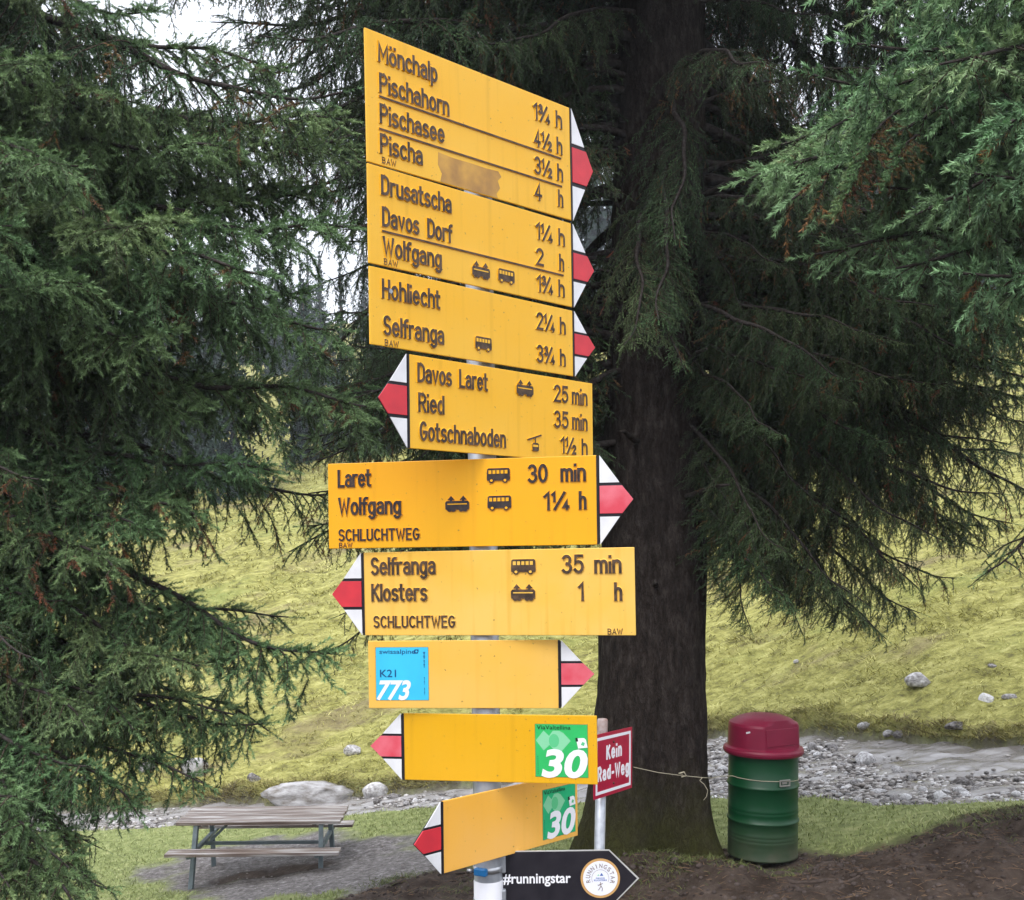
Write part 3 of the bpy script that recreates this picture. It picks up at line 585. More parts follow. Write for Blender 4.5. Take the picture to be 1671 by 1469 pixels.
for k in range(36):
    z0 = 6.3 + (k / 36) ** 1.1 * 8.5; an = k * 2.399 + rb.uniform(-.3, .3); ln = max(.8, 3.5 * (1 - (z0 - 6) / 10.5)) * rb.uniform(.85, 1.15)
    c = Vector((LB[0], LB[1], z0)); d = Vector((math.cos(an), math.sin(an), 0))
    place_bough(TB, LB, c + d * .12, c + d * ln + Vector((0, 0, -.32 * ln)), rb.randrange(9), rb.uniform(-.3, .3))

# spruce at the right, trunk outside the frame
LC = (6.0, 6.2, gz(6.0, 6.2) - .05); leanC = (0, 0)
TC = spruce(LC, 15, .30, leanC, .3, 14, 'bright green spruce whose boughs hang into the upper right corner')
C_LIST = [
 (6.6, (1480, -10), 5.0, 15), (6.2, (1400, 70), 5.2, 17), (5.9, (1540, 120), 4.9, 16), (5.6, (1460, 210), 5.3, 15), (5.4, (1590, 280), 4.9, 17), (5.1, (1500, 360), 5.2, 15), (4.9, (1570, 440), 5.0, 17), (6.0, (1350, 200), 5.8, 12), (5.4, (1290, 330), 6.0, 14), (6.6, (1590, -40), 4.8, 9), (5.7, (1630, 210), 4.7, 10), (3.3, (1625, 930), 6.0, 4), (6.7, (1360, -30), 5.4, 15), (4.8, (1640, 500), 5.4, 16), (5.8, (1500, 50), 5.8, 9), (5.2, (1430, 300), 6.0, 17), (6.3, (1640, 50), 5.2, 10), (5.0, (1450, 430), 5.6, 16), (5.5, (1560, 330), 5.7, 15), (6.1, (1450, 140), 5.5, 13), (5.3, (1220, 300), 6.3, 12), (5.6, (1330, 130), 6.2, 17), (5.2, (1270, 230), 6.5, 10), (5.0, (1330, 420), 6.1, 16), (5.9, (1420, 20), 6.0, 15),
]
for z0, px, Yt, vr in C_LIST:
    tipw = W(px[0], px[1], Yt); c = Vector((LC[0], LC[1], z0 + .5)); d = Vector((tipw.x - c.x, tipw.y - c.y, 0)); d.normalize()
    place_bough(TC, LC, c + d * .2, tipw, vr, rb.uniform(-.25, .25), NEEDLE_PALE if px[1] < 600 else None)
for a_, b_2 in (((1470, 180, 5.45), (1385, 300, 5.3)), ((1440, 230, 5.5), (1360, 350, 5.35)), ((1500, 220, 5.3), (1440, 300, 5.15))):
    tag(place_bough(TC, LC, W(*a_), W(*b_2), 19, .2), 'rust-brown dead spray')
for k in range(30):
    z0 = 6.8 + (k / 30) ** 1.1 * 7.5; an = k * 2.399 + rb.uniform(-.3, .3); ln = max(.8, 3.2 * (1 - (z0 - 6) / 9.5)) * rb.uniform(.85, 1.15)
    c = Vector((LC[0], LC[1], z0)); d = Vector((math.cos(an), math.sin(an), 0))
    place_bough(TC, LC, c + d * .12, c + d * ln + Vector((0, 0, -.32 * ln)), rb.randrange(9), rb.uniform(-.3, .3))

# ------------------------------------------------------------------ misty wood on the slope behind
FAR_GREEN = mat('far_spruce_needles', (.035, .060, .040), .9, .1, noise=.5, nscale=1.2, col2=(.022, .038, .028))
def far_tree(seed):
    rg = np.random.default_rng(seed); V = []; F = []
    nl = 34
    for i in range(nl):
        f = i / nl; z = .05 + .95 * f; rad = .17 * (1 - f) ** .9 * rg.uniform(.8, 1.15) + .003
        nb = int(12 - 6 * f)
        for j in range(nb):
            a = rg.uniform(0, 2 * np.pi); ln = rad * rg.uniform(.6, 1.25); dz = -ln * rg.uniform(.25, .7)
            ns = max(2, int(ln / .018))
            for s in range(ns):
                u = (s + .5) / ns * ln; w = (.004 + .055 * ln) * rg.uniform(.6, 1.4); aa = a + rg.normal(0, .14)
                cx_, cy_, cz_ = u * math.cos(aa), u * math.sin(aa), z + dz * (u / ln) ** 1.4
                tx, ty = -math.sin(aa), math.cos(aa); o = len(V)
                V += [(cx_ + tx * w, cy_ + ty * w, cz_), (cx_ - tx * w, cy_ - ty * w, cz_ + .003), (cx_ + rg.normal(0, .005), cy_ + rg.normal(0, .005), cz_ - rg.uniform(.012, .035)), (cx_ + math.cos(aa) * .02, cy_ + math.sin(aa) * .02, cz_ + .008)]
                F += [(o, o + 1, o + 2), (o, o + 1, o + 3)]
    return np_mesh('crown', np.array(V), np.array(F), [FAR_GREEN])
FV = [far_tree(k) for k in range(4)]
ftm = MB().tube([(0, 0, -.05), (0, 0, .5), (0, 0, .97)], [.016, .010, .002], 7); fto = ftm.build('trunk', TWIG); ft_me = fto.data; bpy.data.objects.remove(fto)
rf = random.Random(77); placed = []
def far_spruce(x, y, h):
    t = empty('far_spruce', (x, y, gz(x, y) - .2)); tag(t, 'misty spruce in the wood on the slope behind the meadow', 'tree', 'misty spruces of the wood behind')
    t.scale = (h, h, h); t.rotation_euler = (0, 0, rf.uniform(0, 6.28))
    link('trunk', ft_me, t); link('crown', FV[rf.randrange(4)], t)
tries = 0
while len(placed) < 150 and tries < 6000:
    tries += 1
    y = 44 + rf.random() ** 1.3 * 100; x = rf.uniform(-.62, .58) * y
    if x > -.1 * y and y < 56: continue
    if any((x - a) ** 2 + (y - b) ** 2 < 7 for a, b in placed): continue
    placed.append((x, y)); far_spruce(x, y, (rf.uniform(8, 14) if x < .06 * y else rf.uniform(15, 24)) * (1 + (y - 44) * .002))

# ------------------------------------------------------------------ damp mountain air
hz_ = MB().box((0, 98, 42), (190, 222, 98)).build('haze', [])
hm = bpy.data.materials.new('damp_air'); hm.use_nodes = True; hn = hm.node_tree.nodes; hl = hm.node_tree.links
hn.remove(hn['Principled BSDF']); pv_ = hn.new('ShaderNodeVolumePrincipled'); pv_.inputs['Color'].default_value = (.84, .90, .96, 1); pv_.inputs['Density'].default_value = .0011; pv_.inputs['Anisotropy'].default_value = .2
hl.new(pv_.outputs[0], hn['Material Output'].inputs['Volume']); hz_.data.materials.append(hm)
tag(hz_, 'thin damp haze softening the far wood', 'haze', kind='stuff')

# ------------------------------------------------------------------ stroke lettering (raised sign letters)
def AR(cx, cy, rx, ry, a0, a1, n=9):
    return [(cx + rx * math.cos(R(a0 + (a1 - a0) * i / n)), cy + ry * math.sin(R(a0 + (a1 - a0) * i / n))) for i in range(n + 1)]
def arch(x, w=.36): return [(x, .42)] + AR(x + w / 2, .48, w / 2, .22, 180, 0) + [(x + w, 0)]
def ring(cx, cy, rx, ry): return AR(cx, cy, rx, ry, 0, 360, 18)
G = {
 'M': (.56, [[(0, 0), (0, 1), (.28, .3), (.56, 1), (.56, 0)]]), 'o': (.38, [ring(.19, .35, .19, .35)]),
 'ö': (.38, [ring(.19, .32, .19, .32), [(.05, .95), (.05, .99)], [(.33, .95), (.33, .99)]]),
 'n': (.36, [[(0, 0), (0, .7)], arch(0)]), 'c': (.34, [AR(.19, .35, .19, .35, 45, 315, 14)]), 'h': (.36, [[(0, 0), (0, 1)], arch(0)]),
 'a': (.36, [AR(.18, .5, .17, .2, 150, 0) + [(.35, 0)], [(.35, .42), (.19, .41)] + AR(.18, .205, .18, .205, 95, 270) + [(.27, .02), (.35, .14)]]),
 'l': (.0, [[(0, 0), (0, 1)]]), 'p': (.36, [[(0, -.28), (0, .7)], ring(.18, .35, .18, .35)]),
 'P': (.42, [[(0, 0), (0, 1), (.22, 1)] + AR(.22, .74, .2, .26, 90, -90) + [(0, .48)]]),
 'i': (.0, [[(0, 0), (0, .60)], [(0, .95), (0, .98)]]),
 's': (.32, [AR(.17, .525, .16, .175, 35, 265) + AR(.16, .18, .17, .18, 85, -145)]),
 'r': (.24, [[(0, 0), (0, .7)], [(0, .4)] + AR(.2, .46, .2, .24, 180, 75)]),
 'e': (.38, [[(.01, .37), (.375, .37)], AR(.19, .35, .19, .35, 3, 318, 15)]),
 'D': (.44, [[(0, 0), (0, 1), (.16, 1)] + AR(.16, .66, .28, .34, 90, 0) + AR(.16, .34, .28, .34, 0, -90) + [(0, 0)]]),
 'u': (.36, [[(0, .7)] + AR(.18, .22, .18, .22, 180, 350) + [(.36, .4)], [(.36, .7), (.36, 0)]]),
 't': (.24, [[(.08, .98), (.08, .18)] + AR(.22, .17, .14, .17, 180, 275, 5), [(-.05, .7), (.24, .7)]]),
 'v': (.36, [[(0, .7), (.18, 0), (.36, .7)]]),
 'f': (.2, [AR(.22, .83, .15, .17, 75, 180, 6) + [(.07, 0)], [(-.06, .67), (.22, .67)]]),
 'W': (.64, [[(0, 1), (.16, 0), (.32, .85), (.48, 0), (.64, 1)]]),
 'g': (.37, [ring(.18, .36, .18, .34), [(.37, .7), (.37, -.08)] + AR(.19, -.08, .18, .2, 0, -150)]),
 'L': (.36, [[(0, 1), (0, 0), (.36, 0)]]), 'R': (.42, [[(0, 0), (0, 1), (.22, 1)] + AR(.22, .74, .2, .26, 90, -90) + [(0, .48)], [(.2, .48), (.42, 0)]]),
 'G': (.45, [AR(.23, .5, .23, .5, 48, 330, 16) + [(.45, .45), (.25, .45)]]), 'b': (.36, [[(0, 0), (0, 1)], ring(.18, .35, .18, .35)]),
 'd': (.36, [[(.36, 0), (.36, 1)], ring(.18, .35, .18, .35)]), 'K': (.42, [[(0, 0), (0, 1)], [(.4, 1), (.02, .45)], [(.14, .58), (.43, 0)]]),
 'S': (.4, [AR(.2, .75, .19, .25, 30, 265) + AR(.2, .25, .2, .25, 85, -150)]), 'C': (.42, [AR(.23, .5, .23, .5, 48, 312, 16)]),
 'H': (.42, [[(0, 0), (0, 1)], [(.42, 0), (.42, 1)], [(0, .5), (.42, .5)]]),
 'U': (.42, [[(0, 1)] + AR(.21, .24, .21, .24, 180, 360) + [(.42, 1)]]), 'T': (.42, [[(0, 1), (.42, 1)], [(.21, 1), (.21, 0)]]),
 'E': (.36, [[(.36, 1), (0, 1), (0, 0), (.36, 0)], [(0, .52), (.3, .52)]]), 'A': (.46, [[(0, 0), (.23, 1), (.46, 0)], [(.08, .33), (.38, .33)]]),
 'B': (.42, [[(0, .52), (.2, .52)] + AR(.2, .76, .18, .24, -90, 90) + [(0, 1), (0, 0), (.2, 0)] + AR(.2, .26, .21, .26, -90, 90)]),
 'm': (.6, [[(0, 0), (0, .7)], arch(0, .3), arch(.3, .3)]),
 '0': (.4, [ring(.2, .5, .2, .5)]), '1': (.16, [[(-.02, .78), (.16, 1), (.16, 0)]]),
 '2': (.4, [AR(.2, .74, .2, .26, 165, -20) + [(.0, .0), (.42, .0)]]),
 '3': (.4, [AR(.19, .75, .18, .25, 150, -85) , AR(.19, .26, .21, .27, 88, -150)]),
 '4': (.42, [[(.28, 0), (.28, 1), (0, .27), (.42, .27)]]), '5': (.4, [[(.38, 1), (.06, 1), (.03, .55)] + AR(.19, .33, .21, .33, 120, -150)]),
 ' ': (.1, []), '-': (.2, [[(0, .36), (.2, .36)]]),
}
def _small(ch, dx, dy, k=.5): return [[(dx + x * k, dy + y * k) for x, y in p] for p in G[ch][1]]
def _frac(a, b): return (.78, _small(a, .0, .5) + [[(.1, 0), (.55, 1)]] + _small(b, .52, 0))
G['½'] = _frac('1', '2'); G['¼'] = _frac('1', '4'); G['¾'] = _frac('3', '4')

def offset_line(P, hw):
    closed = len(P) > 3 and abs(P[0][0] - P[-1][0]) + abs(P[0][1] - P[-1][1]) < 1e-6
    P = [Vector(p) for p in P]; n = len(P); Lft, Rgt = [], []
    for i in range(n):
        a = P[i - 1] if i > 0 else (P[-2] if closed else None)
        b = P[i + 1] if i < n - 1 else (P[1] if closed else None)
        d1 = (P[i] - a).normalized() if a is not None else None
        d2 = (b - P[i]).normalized() if b is not None else None
        if d1 is None: d1 = d2
        if d2 is None: d2 = d1
        n1, n2 = Vector((-d1.y, d1.x)), Vector((-d2.y, d2.x))
        m = n1 + n2
        if m.length < 1e-4: m = n1.copy()
        m.normalize(); k = 1 / max(.55, m.dot(n1))
        p = P[i].copy()
        if not closed and i == 0: p = p - d1 * hw * .8
        if not closed and i == n - 1: p = p + d1 * hw * .8
        Lft.append((p + m * hw * k, p)); Rgt.append((p - m * hw * k, p))
    return Lft, Rgt, closed

def strokes(mb, lines, sw, y0, h, flare=.0011):
    """raised strokes on the plane y=y0, rising to y0-h; slot 0 ink on top, slot 1 paint on the sloping sides"""
    for k, P in enumerate(lines):
        L_, R_, closed = offset_line(P, sw / 2); hh = h + (k % 7) * .00006
        o = len(mb.v); n = len(P)
        for (l, p), (r, _) in zip(L_, R_):
            lo = l + (l - p).normalized() * flare if (l - p).length > 1e-6 else l
            ro = r + (r - p).normalized() * flare if (r - p).length > 1e-6 else r
            mb.v += [(lo.x, y0 + .0003, lo.y), (l.x, y0 - hh, l.y), (r.x, y0 - hh, r.y), (ro.x, y0 + .0003, ro.y)]
        for i in range(n - 1):
            a, b = o + 4 * i, o + 4 * (i + 1)
            mb.f += [[a + 1, a + 2, b + 2, b + 1], [a, a + 1, b + 1, b], [a + 2, a + 3, b + 3, b + 2]]; mb.m += [0, 1, 1]; mb.sm += [False] * 3
        if not closed:
            a, b = o, o + 4 * (n - 1)
            mb.f += [[a, a + 3, a + 2, a + 1], [b, b + 1, b + 2, b + 3]]; mb.m += [1, 1]; mb.sm += [False] * 2

def stroke_text(mb, s, x0, z0, x1, cap, y0, sw=.0056, h=.0022, gap=.2):
    x = 0; L = []; px = []
    for ch in s:
        w, P = G[ch]
        px.append((x, P)); x += w + gap
    x -= gap
    kx = (x1 - x0 - sw) / max(x, .05)
    for xo, P in px:
        for p in P: L.append([(x0 + sw / 2 + (xo + a) * kx, z0 + sw / 2 + b * (cap - sw)) for a, b in p])
    strokes(mb, L, sw, y0, h)

def font_mesh(name, s, mats, size=1.0, bold=0.0, shear=0.0, xscale=1.0, extrude=.0):
    cu = bpy.data.curves.new(name, 'FONT'); cu.body = s; cu.size = 1.0; cu.offset = bold; cu.shear = shear; cu.resolution_u = 4
    cu.extrude = extrude
    o = bpy.data.objects.new(name, cu); COL.objects.link(o)
    dg = bpy.context.evaluated_depsgraph_get(); me = bpy.data.meshes.new_from_object(o.evaluated_get(dg))
    bpy.data.objects.remove(o); bpy.data.curves.remove(cu)
    me.name = name; me.materials.clear()
    for m in mats: me.materials.append(m)
    return me
def flat_text(name, s, parent, mt, x0, z0, x1, h, y, bold=.02, shear=0.0, rot=0.0, center=None):
    """flat printed word: fits x0..x1 and height h (of the tallest letter) with its base on z0"""
    me = font_mesh(name, s, [mt], bold=bold, shear=shear)
    n = len(me.vertices); co = np.zeros(n * 3, np.float32); me.vertices.foreach_get('co', co); co = co.reshape(-1, 3)
    mn, mx = co.min(0), co.max(0)
    base = 0.0 if mn[1] > -.05 or any(c in s for c in 'gpqy') else mn[1]
    kx = (x1 - x0) / (mx[0] - mn[0]); kz = h / (mx[1] - base)
    out = np.stack([x0 + (co[:, 0] - mn[0]) * kx, np.full(n, y), z0 + (co[:, 1] - base) * kz], 1).astype(np.float32)
    if rot:
        c, s_ = math.cos(rot), math.sin(rot); cx, cz = center
        dx, dz = out[:, 0] - cx, out[:, 2] - cz
        out = np.stack([cx + c * dx - s_ * dz, out[:, 1], cz + s_ * dx + c * dz], 1).astype(np.float32)
    me.vertices.foreach_set('co', out.ravel()); me.update()
    return link(name, me, parent)

# ------------------------------------------------------------------ sign materials
def sign_paint(name, col, fade, fade_amt, streak=.25):
    m = bpy.data.materials.new(name); m.use_nodes = True
    n, l = m.node_tree.nodes, m.node_tree.links; b = n['Principled BSDF']
    tc = n.new('ShaderNodeTexCoord')
    t = n.new('ShaderNodeTexNoise'); t.inputs['Scale'].default_value = 5; t.inputs['Detail'].default_value = 5; l.new(tc.outputs['Object'], t.inputs[0])
    mp = n.new('ShaderNodeMapping'); mp.inputs['Scale'].default_value = (55, 55, 2.5); l.new(tc.outputs['Object'], mp.inputs[0])
    t2 = n.new('ShaderNodeTexNoise'); t2.inputs['Scale'].default_value = 1; t2.inputs['Detail'].default_value = 4; l.new(mp.outputs[0], t2.inputs[0])
    r1 = n.new('ShaderNodeMapRange'); r1.inputs[1].default_value = .38; r1.inputs[2].default_value = .62; r1.inputs[3].default_value = max(0, fade_amt - .25); r1.inputs[4].default_value = min(1, fade_amt + .25); l.new(t.outputs[0], r1.inputs[0])
    x = n.new('ShaderNodeMix'); x.data_type = 'RGBA'; x.inputs[6].default_value = (*col, 1); x.inputs[7].default_value = (*fade, 1); l.new(r1.outputs[0], x.inputs[0])
    r2 = n.new('ShaderNodeMapRange'); r2.inputs[1].default_value = .55; r2.inputs[2].default_value = .75; r2.inputs[3].default_value = 0; r2.inputs[4].default_value = streak; l.new(t2.outputs[0], r2.inputs[0])
    y = n.new('ShaderNodeMix'); y.data_type = 'RGBA'; y.inputs[7].default_value = (*[v * .72 for v in col], 1); l.new(x.outputs[2], y.inputs[6]); l.new(r2.outputs[0], y.inputs[0])
    t3 = n.new('ShaderNodeTexNoise'); t3.inputs['Scale'].default_value = 160; t3.inputs['Detail'].default_value = 3; l.new(tc.outputs['Object'], t3.inputs[0])
    r3 = n.new('ShaderNodeMapRange'); r3.inputs[1].default_value = .70; r3.inputs[2].default_value = .76; l.new(t3.outputs[0], r3.inputs[0])
    z = n.new('ShaderNodeMix'); z.data_type = 'RGBA'; z.inputs[7].default_value = (.25, .15, .04, 1); l.new(y.outputs[2], z.inputs[6]); l.new(r3.outputs[0], z.inputs[0])
    l.new(z.outputs[2], b.inputs['Base Color'])
    b.inputs['Roughness'].default_value = .38; b.inputs['Specular IOR Level'].default_value = .35
    return m
Y_TOP = sign_paint('yellow_sign_paint', (.80, .405, .004), (.80, .46, .045), .4, .4)
Y_ORANGE = sign_paint('orange_yellow_sign_paint', (.82, .37, .001), (.80, .40, .008), .35, .3)
Y_FADED = sign_paint('faded_yellow_sign_paint', (.80, .42, .02), (.78, .51, .13), .55, .5)
Y_PALE = sign_paint('pale_yellow_sign_paint', (.78, .42, .035), (.78, .47, .11), .6, .2)
Y_DEEP = sign_paint('deep_yellow_sign_paint', (.70, .36, .003), (.72, .39, .02), .35, .3)
Y_PEACH = sign_paint('peach_yellow_sign_paint', (.82, .40, .03), (.82, .45, .12), .55, .15)
INK = mat('brown_black_ink', (.035, .022, .015), .5, .3, noise=.4, nscale=90, col2=(.10, .06, .035))
INK_DARK = mat('black_ink', (.018, .014, .018), .45, .3, noise=.3, nscale=90, col2=(.05, .035, .03))
EDGE_BLACK = mat('black_edge_paint', (.012, .011, .016), .5, .3)
RED = mat('red_paint', (.62, .035, .05), .4, .35, noise=.2, nscale=25, col2=(.52, .03, .045))
RED_PINK = mat('sun_bleached_red_paint', (.62, .06, .09), .45, .35, noise=.2, nscale=18, col2=(.70, .16, .20))
WHITE = mat('white_paint', (.74, .74, .76), .45, .35, noise=.12, nscale=30)
GALV = mat('galvanised_steel', (.42, .44, .47), .45, .5, metal=.55, noise=.25, nscale=30, col2=(.30, .32, .35))
PAINTED_WHITE = mat('white_tube_paint', (.72, .72, .75), .35, .4, noise=.08, nscale=12)

# ------------------------------------------------------------------ main signpost
POLE = (-.056, 2.05)
ground_pole = gz(*POLE)
post = empty('sign_post', (POLE[0], POLE[1], ground_pole)); tag(post, 'round metal post carrying the stack of yellow direction signs', 'post')
hz = CAMZ - ground_pole
MB().tube([(0, 0, -.3), (0, 0, hz + .875)], .0278, 32, caps=True).build('tube', GALV, post)
MB().lathe([(.0279, -.25), (.0288, -.25), (.0288, hz - .638), (.0279, hz - .636)], 40).build('lower_sleeve', PAINTED_WHITE, post)
MB().lathe([(.0001, hz + .883), (.02, hz + .882), (.0292, hz + .875), (.0292, hz + .85), (.028, hz + .85)], 32).build('end_cap', EDGE_BLACK, post)

# sign: yaw, tilt, length, height, centre height above the camera, offset along the sign from the post, arrow side, paint
D_SIGN = .036
TH = .004
GROUP = 'yellow direction signs stacked on the post'
def sign_root(name, yaw, tilt, z, off, d=D_SIGN):
    yw = R(yaw); u = Vector((math.cos(yw), math.sin(yw), 0)); n = Vector((math.sin(yw), -math.cos(yw), 0))
    c = Vector((POLE[0], POLE[1], CAMZ + z)) + n * d + u * off
    return empty(name, c, (0, -R(tilt), yw))

def tram_icon(mb, x0, z0, x1, h, y0, hh=.0022):
    w = x1 - x0; P = lambda a, b: (x0 + a * w, z0 + b * h)
    mb.prism([P(.03, .14), P(.97, .14), P(.99, .22), P(.99, .56), P(.94, .66), P(.06, .66), P(.01, .56), P(.01, .22)], y0 - hh, y0 + .0002, 0, 1)
    for a in (.18, .34, .66, .82): mb.prism([P(a + .1 * math.cos(t * math.pi / 5 + .3), .14 + .13 * math.sin(t * math.pi / 5 + .3)) for t in range(10)], y0 - hh - .00005 * a, y0 + .0002, 0, 1)
    for a in (.25, .75):
        mb.prism([P(a - .15, .72), P(a + .15, .72), P(a, .97)], y0 - hh, y0 + .0002, 0, 1)
        mb.prism([P(a - .05, .64), P(a + .05, .64), P(a + .05, .74), P(a - .05, .74)], y0 - hh - .0001, y0 + .0002, 0, 1)
    mb.prism([P(.1, .44), P(.9, .44), P(.9, .50), P(.1, .50)], y0 - hh - .0003, y0 - hh + .0003, 1, 1)
def bus_icon(mb, x0, z0, x1, h, y0, hh=.0022):
    w = x1 - x0; P = lambda a, b: (x0 + a * w, z0 + b * h)
    mb.prism([P(.02, .16), P(.98, .16), P(1, .3), P(.99, .9), P(.94, 1), P(.08, 1), P(.02, .92), P(.0, .5), P(.0, .25)], y0 - hh, y0 + .0002, 0, 1)
    for k in range(5):
        a = .08 + k * .172; mb.prism([P(a, .62), P(a + .12, .62), P(a + .12, .86), P(a, .86)], y0 - hh - .0004, y0 - hh + .0004, 1, 1)
    for a in (.2, .78):
        for rr, m, k in ((.115, 0, 0), (.06, 1, .0004)):
            mb.prism([P(a + rr * math.cos(t * math.pi / 6), .17 + rr * 1.5 * math.sin(t * math.pi / 6)) for t in range(12)], y0 - hh - .0002 - k, y0 + .0002, m, 1)
def gondola_icon(mb, x0, z0, x1, h, y0, hh=.0022):
    w = x1 - x0; P = lambda a, b: (x0 + a * w, z0 + b * h)
    mb.prism([P(.0, .66), P(.06, .58), P(1, .92), P(.94, 1)], y0 - hh, y0 + .0002, 0, 1)
    mb.prism([P(.5, .45), P(.58, .45), P(.58, .78), P(.5, .78)], y0 - hh - .0001, y0 + .0002, 0, 1)
    mb.prism([P(.32, .05), P(.4, 0), P(.7, 0), P(.78, .05), P(.78, .4), P(.7, .48), P(.4, .48), P(.32, .4)], y0 - hh - .0002, y0 + .0002, 0, 1)
    mb.prism([P(.38, .24), P(.72, .24), P(.72, .36), P(.38, .36)], y0 - hh - .0005, y0 - hh + .0002, 1, 1)

def make_sign(name, yaw, tilt, L, H, z, off, side, paint, label, ink=INK, red=RED, tip=.0665):
    t = sign_root(name, yaw, tilt, z, off); tag(t, label, 'sign', GROUP)
    MB().box((0, 0, 0), (L, TH, H)).build('panel', paint, t, bevel=.0011)
    sg = 1 if side == 'R' else -1
    xb = sg * L / 2
    def X(a): return xb + sg * a
    hh = H / 2
    def trap(v0, v1, ins=0.0):
        w = lambda v: tip * (1 - abs(v) / hh)
        p = [(X(.0035), v0), (X(max(.0036, w(v0) - ins)), v0)]
        if v0 < 0 < v1: p.append((X(tip - ins), 0))
        p += [(X(max(.0036, w(v1) - ins)), v1), (X(.0035), v1)]
        q = []
        for a in p:
            if not q or (abs(a[0] - q[-1][0]) + abs(a[1] - q[-1][1])) > 1e-4: q.append(a)
        if abs(q[0][0] - q[-1][0]) + abs(q[0][1] - q[-1][1]) < 1e-4: q.pop()
        return q if sg > 0 else q[::-1]
    yf = -TH / 2
    tri = [(X(-.0005), -hh), (X(tip), 0), (X(-.0005), hh)]
    tipo = MB().prism(tri if sg > 0 else tri[::-1], yf + .0006, TH / 2, 0).build('arrow_tip', EDGE_BLACK, t)
    b1 = .155 * H; b2 = .19 * H
    MB().prism(trap(b2, hh), yf - .0004, yf + .0012).build('white_band', WHITE, tipo, bevel=.0003)
    MB().prism(trap(-b1, b1), yf - .0010, yf + .0012).build('red_band', red, tipo, bevel=.0004)
    MB().prism(trap(-hh, -b2), yf - .0004, yf + .0012).build('white_band', WHITE, tipo, bevel=.0003)
    MB().box((xb - sg * .0004, yf - .0001, 0), (.0042, .0016, H * .996)).build('dividing_strip', EDGE_BLACK, t)
    # clamp behind
    q = MB().box((-off, TH / 2 + .004, 0), (.075, .008, .03))
    for s_ in (-1, 1): q.box((-off + s_ * .031, TH / 2 + .020, 0), (.006, .034, .024))
    q.box((-off, D_SIGN + .030, 0), (.068, .005, .024))
    q.build('clamp', GALV, t, bevel=.001)
    return t
def words(t, items, paint, ink):
    yf = -TH / 2
    for s, x0, z0, x1, h in items:
        mb = MB()
        if s == '-': mb.prism([(x0, z0 - h / 2), (x1, z0 - h / 2), (x1, z0 + h / 2), (x0, z0 + h / 2)], yf - .0018, yf + .0003, 0, 1); nm = 'dividing_rule'
        elif s == 'tram': tram_icon(mb, x0, z0, x1, h, yf); nm = 'train_symbol'
        elif s == 'bus': bus_icon(mb, x0, z0, x1, h, yf); nm = 'bus_symbol'
        elif s == 'gondola': gondola_icon(mb, x0, z0, x1, h, yf); nm = 'cable_car_symbol'
        elif s == 'BAW': stroke_text(mb, s, x0, z0, x1, h, yf, .0018, .0009); nm = 'maker_mark'
        elif s.isupper() and len(s) > 3: stroke_text(mb, s, x0, z0, x1, h, yf, .0040, .0018, .22); nm = 'lettering'
        else: stroke_text(mb, s, x0, z0, x1, h, yf); nm = 'lettering'
        o = mb.build(nm, [ink, paint], t)
CP = .0362
s1 = make_sign('direction_sign', 42.70, .34, .5157, .2345, .8132, -.0328, 'R', Y_TOP, 'topmost and tallest yellow sign, four lines from Mönchalp to Pischa', red=RED)
words(s1, [('Mönchalp', -.2322, .0645, -.0976, CP), ('Pischahorn', -.2308, .0102, -.0704, CP), ('Pischasee', -.2312, -.0440, -.0833, CP), ('Pischa', -.2318, -.0970, -.1355, CP), ('BAW', -.2271, -.1130, -.1955, .0115),
 ('-', -.231, .0040, .2275, .0036), ('-', -.2324, -.0535, .2286, .0036), ('1¾ h', .1493, .0645, .2314, CP), ('4½ h', .1494, .0105, .2308, CP), ('3½ h', .1486, -.0445, .2314, CP), ('4', .1478, -.0975, .1700, CP), ('h', .2150, -.0975, .2308, CP)], Y_TOP, INK)
s2 = make_sign('direction_sign', 43.0, .02, .5163, .1749, .6038, -.0328, 'R', Y_TOP, 'second yellow sign from the top, reading Drusatscha, Davos Dorf and Wolfgang')
words(s2, [('Drusatscha', -.2314, .0375, -.0689, CP), ('Davos  Dorf', -.2304, -.0185, -.0689, CP), ('Wolfgang', -.2298, -.0705, -.0951, CP), ('BAW', -.2268, -.0850, -.1956, .0115), ('-', -.2304, -.0262, .2305, .0036),
 ('tram', -.0213, -.0721, .0253, .034), ('bus', .0462, -.0705, .0905, .0277), ('1¼ h', .1513, .0335, .2349, CP), ('2', .1505, -.0187, .1725, CP), ('h', .2165, -.0187, .2319, CP), ('1¾ h', .1519, -.0725, .2321, CP)], Y_TOP, INK)
s3 = make_sign('direction_sign', 43.4, -.10, .5190, .1372, .4415, -.0325, 'R', Y_TOP, 'third yellow sign from the top, reading Hohliecht and Selfranga')
words(s3, [('Hohliecht', -.2349, .0150, -.1008, CP), ('Selfranga', -.2329, -.0495, -.0928, CP), ('BAW', -.2292, -.0672, -.1981, .0115), ('bus', -.0166, -.0484, .0261, .0272), ('2¼ h', .1492, .0140, .2345, CP), ('3¾ h', .1482, -.0520, .2335, CP)], Y_TOP, INK)
s4 = make_sign('direction_sign', 43.4, -.32, .4939, .1700, .2798, .0366, 'L', Y_TOP, 'fourth yellow sign, pointing left, reading Davos Laret, Ried and Gotschnaboden')
words(s4, [('Davos  Laret', -.2275, .0360, -.0545, CP), ('Ried', -.2262, -.0183, -.1643, CP), ('Gotschnaboden', -.2239, -.0700, -.0088, CP), ('tram', .0206, .0369, .0689, .034), ('gondola', .0501, -.0703, .0911, .035), ('25', .127, .0345, .1700, CP), ('min', .1800, .0345, .2285, CP), ('35', .1264, -.0185, .1700, CP), ('min', .1800, -.0185, .228, CP), ('1½ h', .1457, -.0705, .2274, CP)], Y_TOP, INK)
